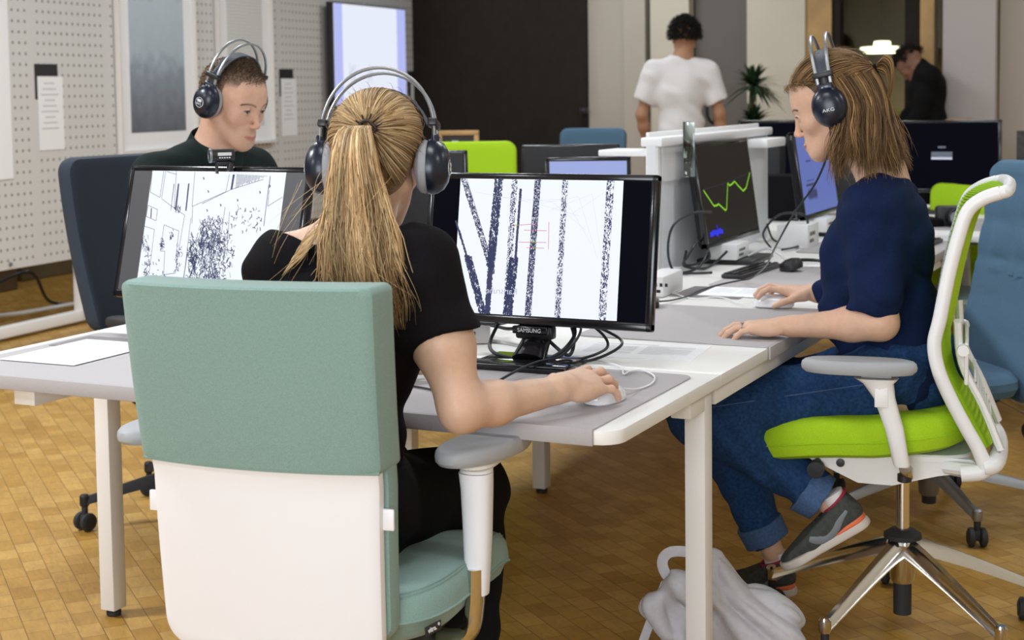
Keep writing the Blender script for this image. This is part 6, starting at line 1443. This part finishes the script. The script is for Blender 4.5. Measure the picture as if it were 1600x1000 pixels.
# cables
def cable(name, label, pts, r, m='cable', n=10, group=None):
    return tag(MB().tube(spline(pts, n), r, 8).build(name, m), label, 'cable', group)
ZC = DH+.0075
cable('mouse_cable', 'thin white cable looping from the mouse of the blonde woman', [(-1.090, 2.725, DH+.02), (-1.080, 2.79, ZC), (-1.075, 2.86, ZC), (-1.100, 2.935, ZC), (-1.146, 2.985, ZC), (-1.163, 2.960, ZC), (-1.165, 2.93, ZC), (-1.20, 3.0, ZC), (-1.27, 3.065, DH+.004), (-1.36, 3.08, DH+.004), (-1.50, 3.10, DH+.004)], .0020, 'white_cable')
cable('mouse_cable', 'thin white cable of the mouse held by the woman in blue', [(-1.205, 4.015, DH+.015), (-1.25, 4.02, DH+.008), (-1.31, 4.10, DH+.007), (-1.36, 4.13, DH+.007), (-1.42, 4.10, DH+.004), (-1.52, 4.20, DH+.004)], .0018, 'white_cable')
cable('headphone_cable', 'black headphone cable hanging from the ear of the woman in blue to the desk', [(-.893, 3.585, 1.250), (-.894, 3.600, 1.232), (-.904, 3.632, 1.195), (-.952, 3.687, 1.108), (-1.033, 3.777, 1.02), (-1.122, 3.924, .92), (-1.215, 4.15, .84), (-1.34, 4.42, .768), (-1.405, 4.50, .748), (-1.435, 4.40, .746), (-1.447, 4.25, .746), (-1.440, 4.12, .746), (-1.452, 4.02, .747), (-1.462, 3.955, .752)], .0026)
cable('headphone_cable', 'black cable coming from under the forearm of the blonde woman', [(-1.55, 2.66, ZC), (-1.48, 2.640, ZC), (-1.42, 2.615, ZC), (-1.33, 2.60, ZC)], .0026)
cable('monitor_cable', 'black cable crossing the slim black bar to the monitor stand', [(-1.36, 2.66, ZC), (-1.370, 2.72, ZC), (-1.366, 2.83, DH+.018), (-1.350, 2.90, DH+.026), (-1.325, 2.97, DH+.03), (-1.315, 3.05, DH+.07), (-1.34, 3.08, DH+.11), (-1.38, 3.06, DH+.14)], .0030)
bun = [[(-1.84, 3.36, .80), (-1.75, 3.33, .83), (-1.62, 3.22, .835), (-1.52, 3.12, .82), (-1.44, 3.07, .84)],
       [(-1.86, 3.34, .78), (-1.74, 3.28, .80), (-1.64, 3.20, .790), (-1.53, 3.12, .81), (-1.46, 3.06, .85)],
       [(-1.83, 3.38, .77), (-1.72, 3.31, .775), (-1.60, 3.20, .785), (-1.50, 3.10, .80), (-1.40, 3.06, .84)],
       [(-1.52, 3.06, .82), (-1.525, 3.02, .775), (-1.49, 2.99, .758), (-1.42, 2.99, .752), (-1.36, 3.01, .76), (-1.33, 3.05, .80), (-1.35, 3.08, .84)],
       [(-1.38, 3.08, .85), (-1.31, 3.12, .81), (-1.275, 3.11, .770), (-1.31, 3.04, .752), (-1.37, 3.03, .752)],
       [(-1.37, 3.08, .84), (-1.29, 3.14, .80), (-1.245, 3.12, .775), (-1.29, 3.05, .748), (-1.36, 3.00, .748), (-1.40, 3.02, .76)],
       [(-1.45, 3.05, .84), (-1.39, 3.04, .79), (-1.335, 3.03, .76), (-1.335, 3.06, .80), (-1.36, 3.07, .85)]]
bl = ['black cable looping left behind the arm, topmost of the tangle at the right monitor', 'black cable below the topmost one in the tangle left of the monitor stand', 'lowest black cable of the tangle left of the monitor stand', 'black cable drooping in front of the stand of the right monitor', 'short black cable loop right of the monitor stand', 'widest black cable loop right of the monitor stand', 'black cable knotted around the stand of the right monitor']
for pts, lb in zip(bun, bl): cable('monitor_cable', lb, pts, .0042 if 'loop' not in lb else .0034)
for pts, lb in (([(-1.72, 3.24, .742), (-1.60, 3.22, .744), (-1.50, 3.17, .744), (-1.47, 3.12, .744), (-1.50, 3.08, .744)], 'pale cable curling on the strip behind the blonde woman arm'),):
    cable('white_cable', lb, pts, .0045, 'white_cable')
for pts, lb in (([(-1.60, 4.83, .93), (-1.63, 4.72, .935), (-1.665, 4.63, .90), (-1.672, 4.60, .82), (-1.65, 4.60, .755), (-1.60, 4.64, .747), (-1.55, 4.68, .747)], 'black cable arching from behind the graph monitor down to the desk'),
                ([(-1.66, 4.90, .80), (-1.62, 4.74, .84), (-1.63, 4.68, .80), (-1.66, 4.72, .76), (-1.60, 4.78, .75), (-1.55, 4.84, .80)], 'tangled black cable at the near foot of the divider'),
                ([(-1.64, 4.95, .86), (-1.60, 4.78, .80), (-1.62, 4.70, .75), (-1.70, 4.52, .745), (-1.62, 4.45, .745)], 'black cable running out flat over the white desk'),
                ([(-1.66, 4.99, .90), (-1.63, 4.84, .84), (-1.60, 4.80, .78), (-1.66, 4.74, .76), (-1.68, 4.80, .80)], 'black cable hanging straight from the graph monitor'),
                ([(-1.62, 5.55, .83), (-1.60, 5.60, .76), (-1.50, 5.62, .79), (-1.48, 5.58, .86), (-1.56, 5.52, .87), (-1.62, 5.50, .80), (-1.58, 5.46, .75)], 'black cable ring around the rounded white box'),
                ([(-1.62, 5.95, .85), (-1.56, 5.80, .78), (-1.50, 5.70, .75), (-1.50, 5.50, .75), (-1.52, 5.40, .75)], 'black cable lying between the graph monitor and the lilac monitor')):
    cable('monitor_cable', lb, pts, .0042)
cable('white_cable', 'white cable curling out from under the graph monitor', [(-1.55, 5.08, .76), (-1.48, 5.06, .79), (-1.42, 5.00, .78), (-1.38, 5.02, .752), (-1.30, 5.10, .75)], .0045, 'white_cable')
tag(MB().box((-1.462, 3.905, DH+.014), (.030, .075, .018), .004, R=Matrix.Rotation(math.radians(20), 3, 'Z')).build('audio_adapter', 'black_plastic'), 'small black adapter at the end of the headphone cable of the woman in blue', 'adapter')
tag(MB().box((-1.665, 4.555, DH+.012), (.03, .10, .022), .004).build('power_adapter', 'black_plastic'), 'black adapter at the near foot of the white divider', 'adapter')
# folding headphones lying beyond the woman in blue
t = thing('headphones', 'black headphones lying on the far mat, left of the blue sweater', 'headphones', (-1.26, 4.86, DH+.0045))
MB().tube([(.07*math.cos(a_), .09*math.sin(a_), .008+.02*abs(math.sin(a_*.5))) for a_ in np.linspace(-.3, PI+.3, 20)], .006, 8).build('headband', 'black_plastic', t)
for sx in (-1, 1): MB().lathe([(.01, 0), (.036, .002), (.040, .016), (.034, .034), (.012, .042)], (sx*.062, -.035, .0), 24, Matrix.Rotation(sx*.35, 3, 'Y')).build('ear_cup', 'black_plastic', t)
t = thing('camera', 'black camera lying on the far desk behind the back of the woman in blue', 'camera', (-1.12, 6.62, DH+.001), .4)
MB().box((0, 0, .045), (.14, .06, .09), .015).build('body', 'black_plastic', t); MB().lathe([(.02, 0), (.038, .002), (.038, .06), (.03, .065)], (0, -.03, .045), 24, Matrix.Rotation(PI/2, 3, 'X')).build('lens', 'black_gloss', t)
MB().lathe([(.001, .066), (.029, .066), (.029, .068), (.001, .070)], (0, -.03, .045), 24, Matrix.Rotation(PI/2, 3, 'X')).build('lens_glass', 'steel', t)
tag(MB().box((-1.22, 6.60, DH+.020), (.10, .16, .036), .012, R=Matrix.Rotation(.5, 3, 'Z')).build('cable_pouch', 'black_cloth'), 'black pouch beside the camera on the far desk', 'pouch')
tag(MB().box((-1.74, 7.12, DH+.22), (.30, .10, .36), .01).build('equipment_rack', 'black_plastic'), 'dark rack of equipment behind the chin of the woman in blue', 'rack')
tag(MB().box((-2.0, 6.95, DH+.18), (.10, .10, .34), .01).build('loudspeaker', 'dark_plastic'), 'black upright loudspeaker right of the divider end', 'loudspeaker')
tag(MB().box((-1.89, 6.72, DH+.11), (.16, .16, .20), .02).build('equipment_case', 'black_cloth'), 'dark case on the far desk at the end of the divider', 'case')
t = thing('picture_frame', 'small pale wooden frame on the floor stand left of the lime chair back', 'frame', (-4.42, 8.36, 0), math.radians(20))
f = MB(); 
for c, d in (((0, 0, 1.09), (.26, .03, .03)), ((0, 0, .78), (.26, .03, .03)), ((-.115, 0, .935), (.03, .03, .28)), ((.115, 0, .935), (.03, .03, .28))): f.box(c, d, .003)
f.build('frame', 'wood', t); MB().box((0, .01, .935), (.2, .01, .28)).build('backing', 'black_card', t); MB().box((-.02, -.002, .98), (.04, .01, .12)).build('label_card', 'paper', t)
MB().box((0, 0, .39), (.05, .05, .78), .004).build('stand', 'wood', t)
tag(MB().box((-.98, 8.35, .55), (.20, .05, 1.10), .003).build('wire_grille', mat('wire_grille', (.03, .028, .026), .6, noise=.6, nscale=60)), 'dark wire grille standing right of the big black monitor', 'grille')
tag(MB().box((-1.80, 10.9, .55), (.14, .3, 1.12), .003).build('side_table', 'wood'), 'pale wooden pedestal at the white column behind the bending person', 'pedestal')
# cloth bag on the floor by the desk leg
bg = thing('cloth_bag', 'crumpled pale grey cotton drawstring bag on the floor by the desk leg', 'bag', (-1.06, 3.27, 0))
apex = np.array([-1.075, 3.25, .29], f32)
def creases(P):
    q = P-apex; th = np.arctan2(q[:, 0]*.95+q[:, 1]*.3, -q[:, 2]+.02); r_ = np.sqrt((q*q).sum(1)); w_ = np.clip(r_/.16, 0, 1)
    d_ = .017*w_*(1-np.abs(np.sin(th*5.5+2.2*np.sin(P[:, 2]*16+P[:, 1]*9)+r_*6)))-.008*w_
    return d_+.006*(1-np.abs(np.sin(P[:, 0]*46+P[:, 2]*38+2*np.sin(P[:, 1]*30+P[:, 2]*22))))+.0015*np.sin(P[:, 0]*120+P[:, 2]*90)
v, f = mesh_sdf([ell((-1.005, 3.31, .085), (.125, .105, .105), k=.06), ell((-1.115, 3.235, .095), (.088, .080, .100), k=.05), rc((-1.05, 3.27, .14), (-1.082, 3.25, .262), .085, .032, k=.05),
                 rc((-1.185, 3.165, .175), (-1.135, 3.165, .235), .030, .026, k=.035), rc((-1.185, 3.165, .175), (-1.150, 3.160, .115), .030, .026, k=.02), rc((-1.130, 3.160, .235), (-1.075, 3.19, .20), .028, .03, k=.03),
                 ell((-1.125, 3.130, .155), (.026, .040, .040), k=.014, op='s'), disp(creases), half((0, 0, .003), (0, 0, -1))], .0036)
wbuild(bg, np_mesh('bag_body', [(v, f)], 'bag'))
def strap(pts, w, name='strap'):
    b = MB(); b.tube(spline(pts, 8), w, 8, flat=.16, up=(.3, -.9, .2)); return wbuild(bg, b.build(name, 'bag'))
strap([(-1.075, 3.235, .262), (-1.115, 3.225, .285), (-1.160, 3.200, .290), (-1.178, 3.190, .268), (-1.160, 3.180, .238), (-1.115, 3.185, .222), (-1.07, 3.20, .215)], .012)
strap([(-1.165, 3.175, .225), (-1.185, 3.165, .17), (-1.205, 3.155, .11), (-1.225, 3.145, .05), (-1.24, 3.14, .008), (-1.27, 3.10, .006)], .010)
cb_ = MB(); cb_.loft([[(-1.078+.022*math.cos(q)*s_, 3.255+.02*math.sin(q)*s_, z_) for q in np.linspace(0, 2*PI, 20, endpoint=False)] for s_, z_ in ((1.1, .225), (1.25, .25), (1.15, .262), (.9, .255))], caps=True); wbuild(bg, cb_.build('drawstring_hem', 'bag'))
# potted plant
pt = thing('potted_plant', 'spiky dark green potted plant beside the man in the white t-shirt', 'potted plant', (-2.99, 9.92, 0))
MB().lathe([(.10, .0), (.14, .02), (.16, .50), (.165, .52), (.14, .52), (.13, .48), (.01, .48)], seg=28).build('pot', 'dark_plastic', pt)
MB().tube(spline([(0, 0, .45), (.01, 0, .8), (-.01, .01, 1.1), (.0, 0, 1.36)], 5), .016, 8).build('stem', 'brown', pt)
lf = MB(); r = random.Random(4)
for zc, n, R_ in ((1.36, 120, .25), (1.10, 110, .24), (.8, 60, .25)):
    for k in range(n):
        a = r.uniform(0, 2*PI); el = r.uniform(-.5, 1.35); L = R_*r.uniform(.6, 1.1); d = Vector((math.cos(a)*math.cos(el), math.sin(a)*math.cos(el), math.sin(el))); side = d.cross(Vector((0, 0, 1))).normalized()*.015; p = Vector((0, 0, zc)); up = side.cross(d).normalized()*.002
        pts = []
        for q in range(6): u = q/5; c = p+d*L*u+Vector((0, 0, -.35*L*u*u)); w = 1-u**2.2; pts.append((c, w))
        for (c0, w0), (c1, w1) in zip(pts, pts[1:]): lf.add([c0-side*w0, c0+up*w0, c0+side*w0, c1+side*w1, c1+up*w1, c1-side*w1], [(0, 1, 4, 5), (1, 2, 3, 4)])
lf.build('foliage', 'leaf', pt)
tag(MB().tube([(-3.165+.045*math.cos(a_), 9.62+.02*math.cos(a_), 1.20+.085*math.sin(a_)) for a_ in np.linspace(0, 2*PI, 25)], .012, 8, caps=False).build('cable_coil', 'cable'), 'black cable coil hanging between the white t-shirt man and the plant', 'cable coil')
tag(MB().box((-3.165, 9.66, .655), (.03, .03, 1.31), .003).build('coil_stand', 'black_plastic'), 'thin black stand carrying the cable coil beside the plant', 'stand')

# repeated things share a group phrase
GROUPS = {'office_chair': 'office chairs around the desks', 'monitor': 'monitors on the desks', 'desk_mat': 'grey desk mats', 'bench_desk': 'white desks of the row', 'monitor_cable': 'black monitor cables', 'mouse_cable': 'thin white mouse cables', 'computer_mouse': 'white mice', 'headphones': 'dark headphones', 'mini_computer': 'white boxes on the desks', 'keyboard': 'black keyboards', 'printed_sheet': 'printed sheets on the desks', 'notice_sheet': 'notice sheets on the display board', 'caption_card': 'caption cards on the display board', 'headphone_cable': 'black headphone cables'}
for o in scene.objects:
    k = o.name.split('.')[0]
    if o.parent is None and k in GROUPS and 'label' in o and 'group' not in o: o['group'] = GROUPS[k]
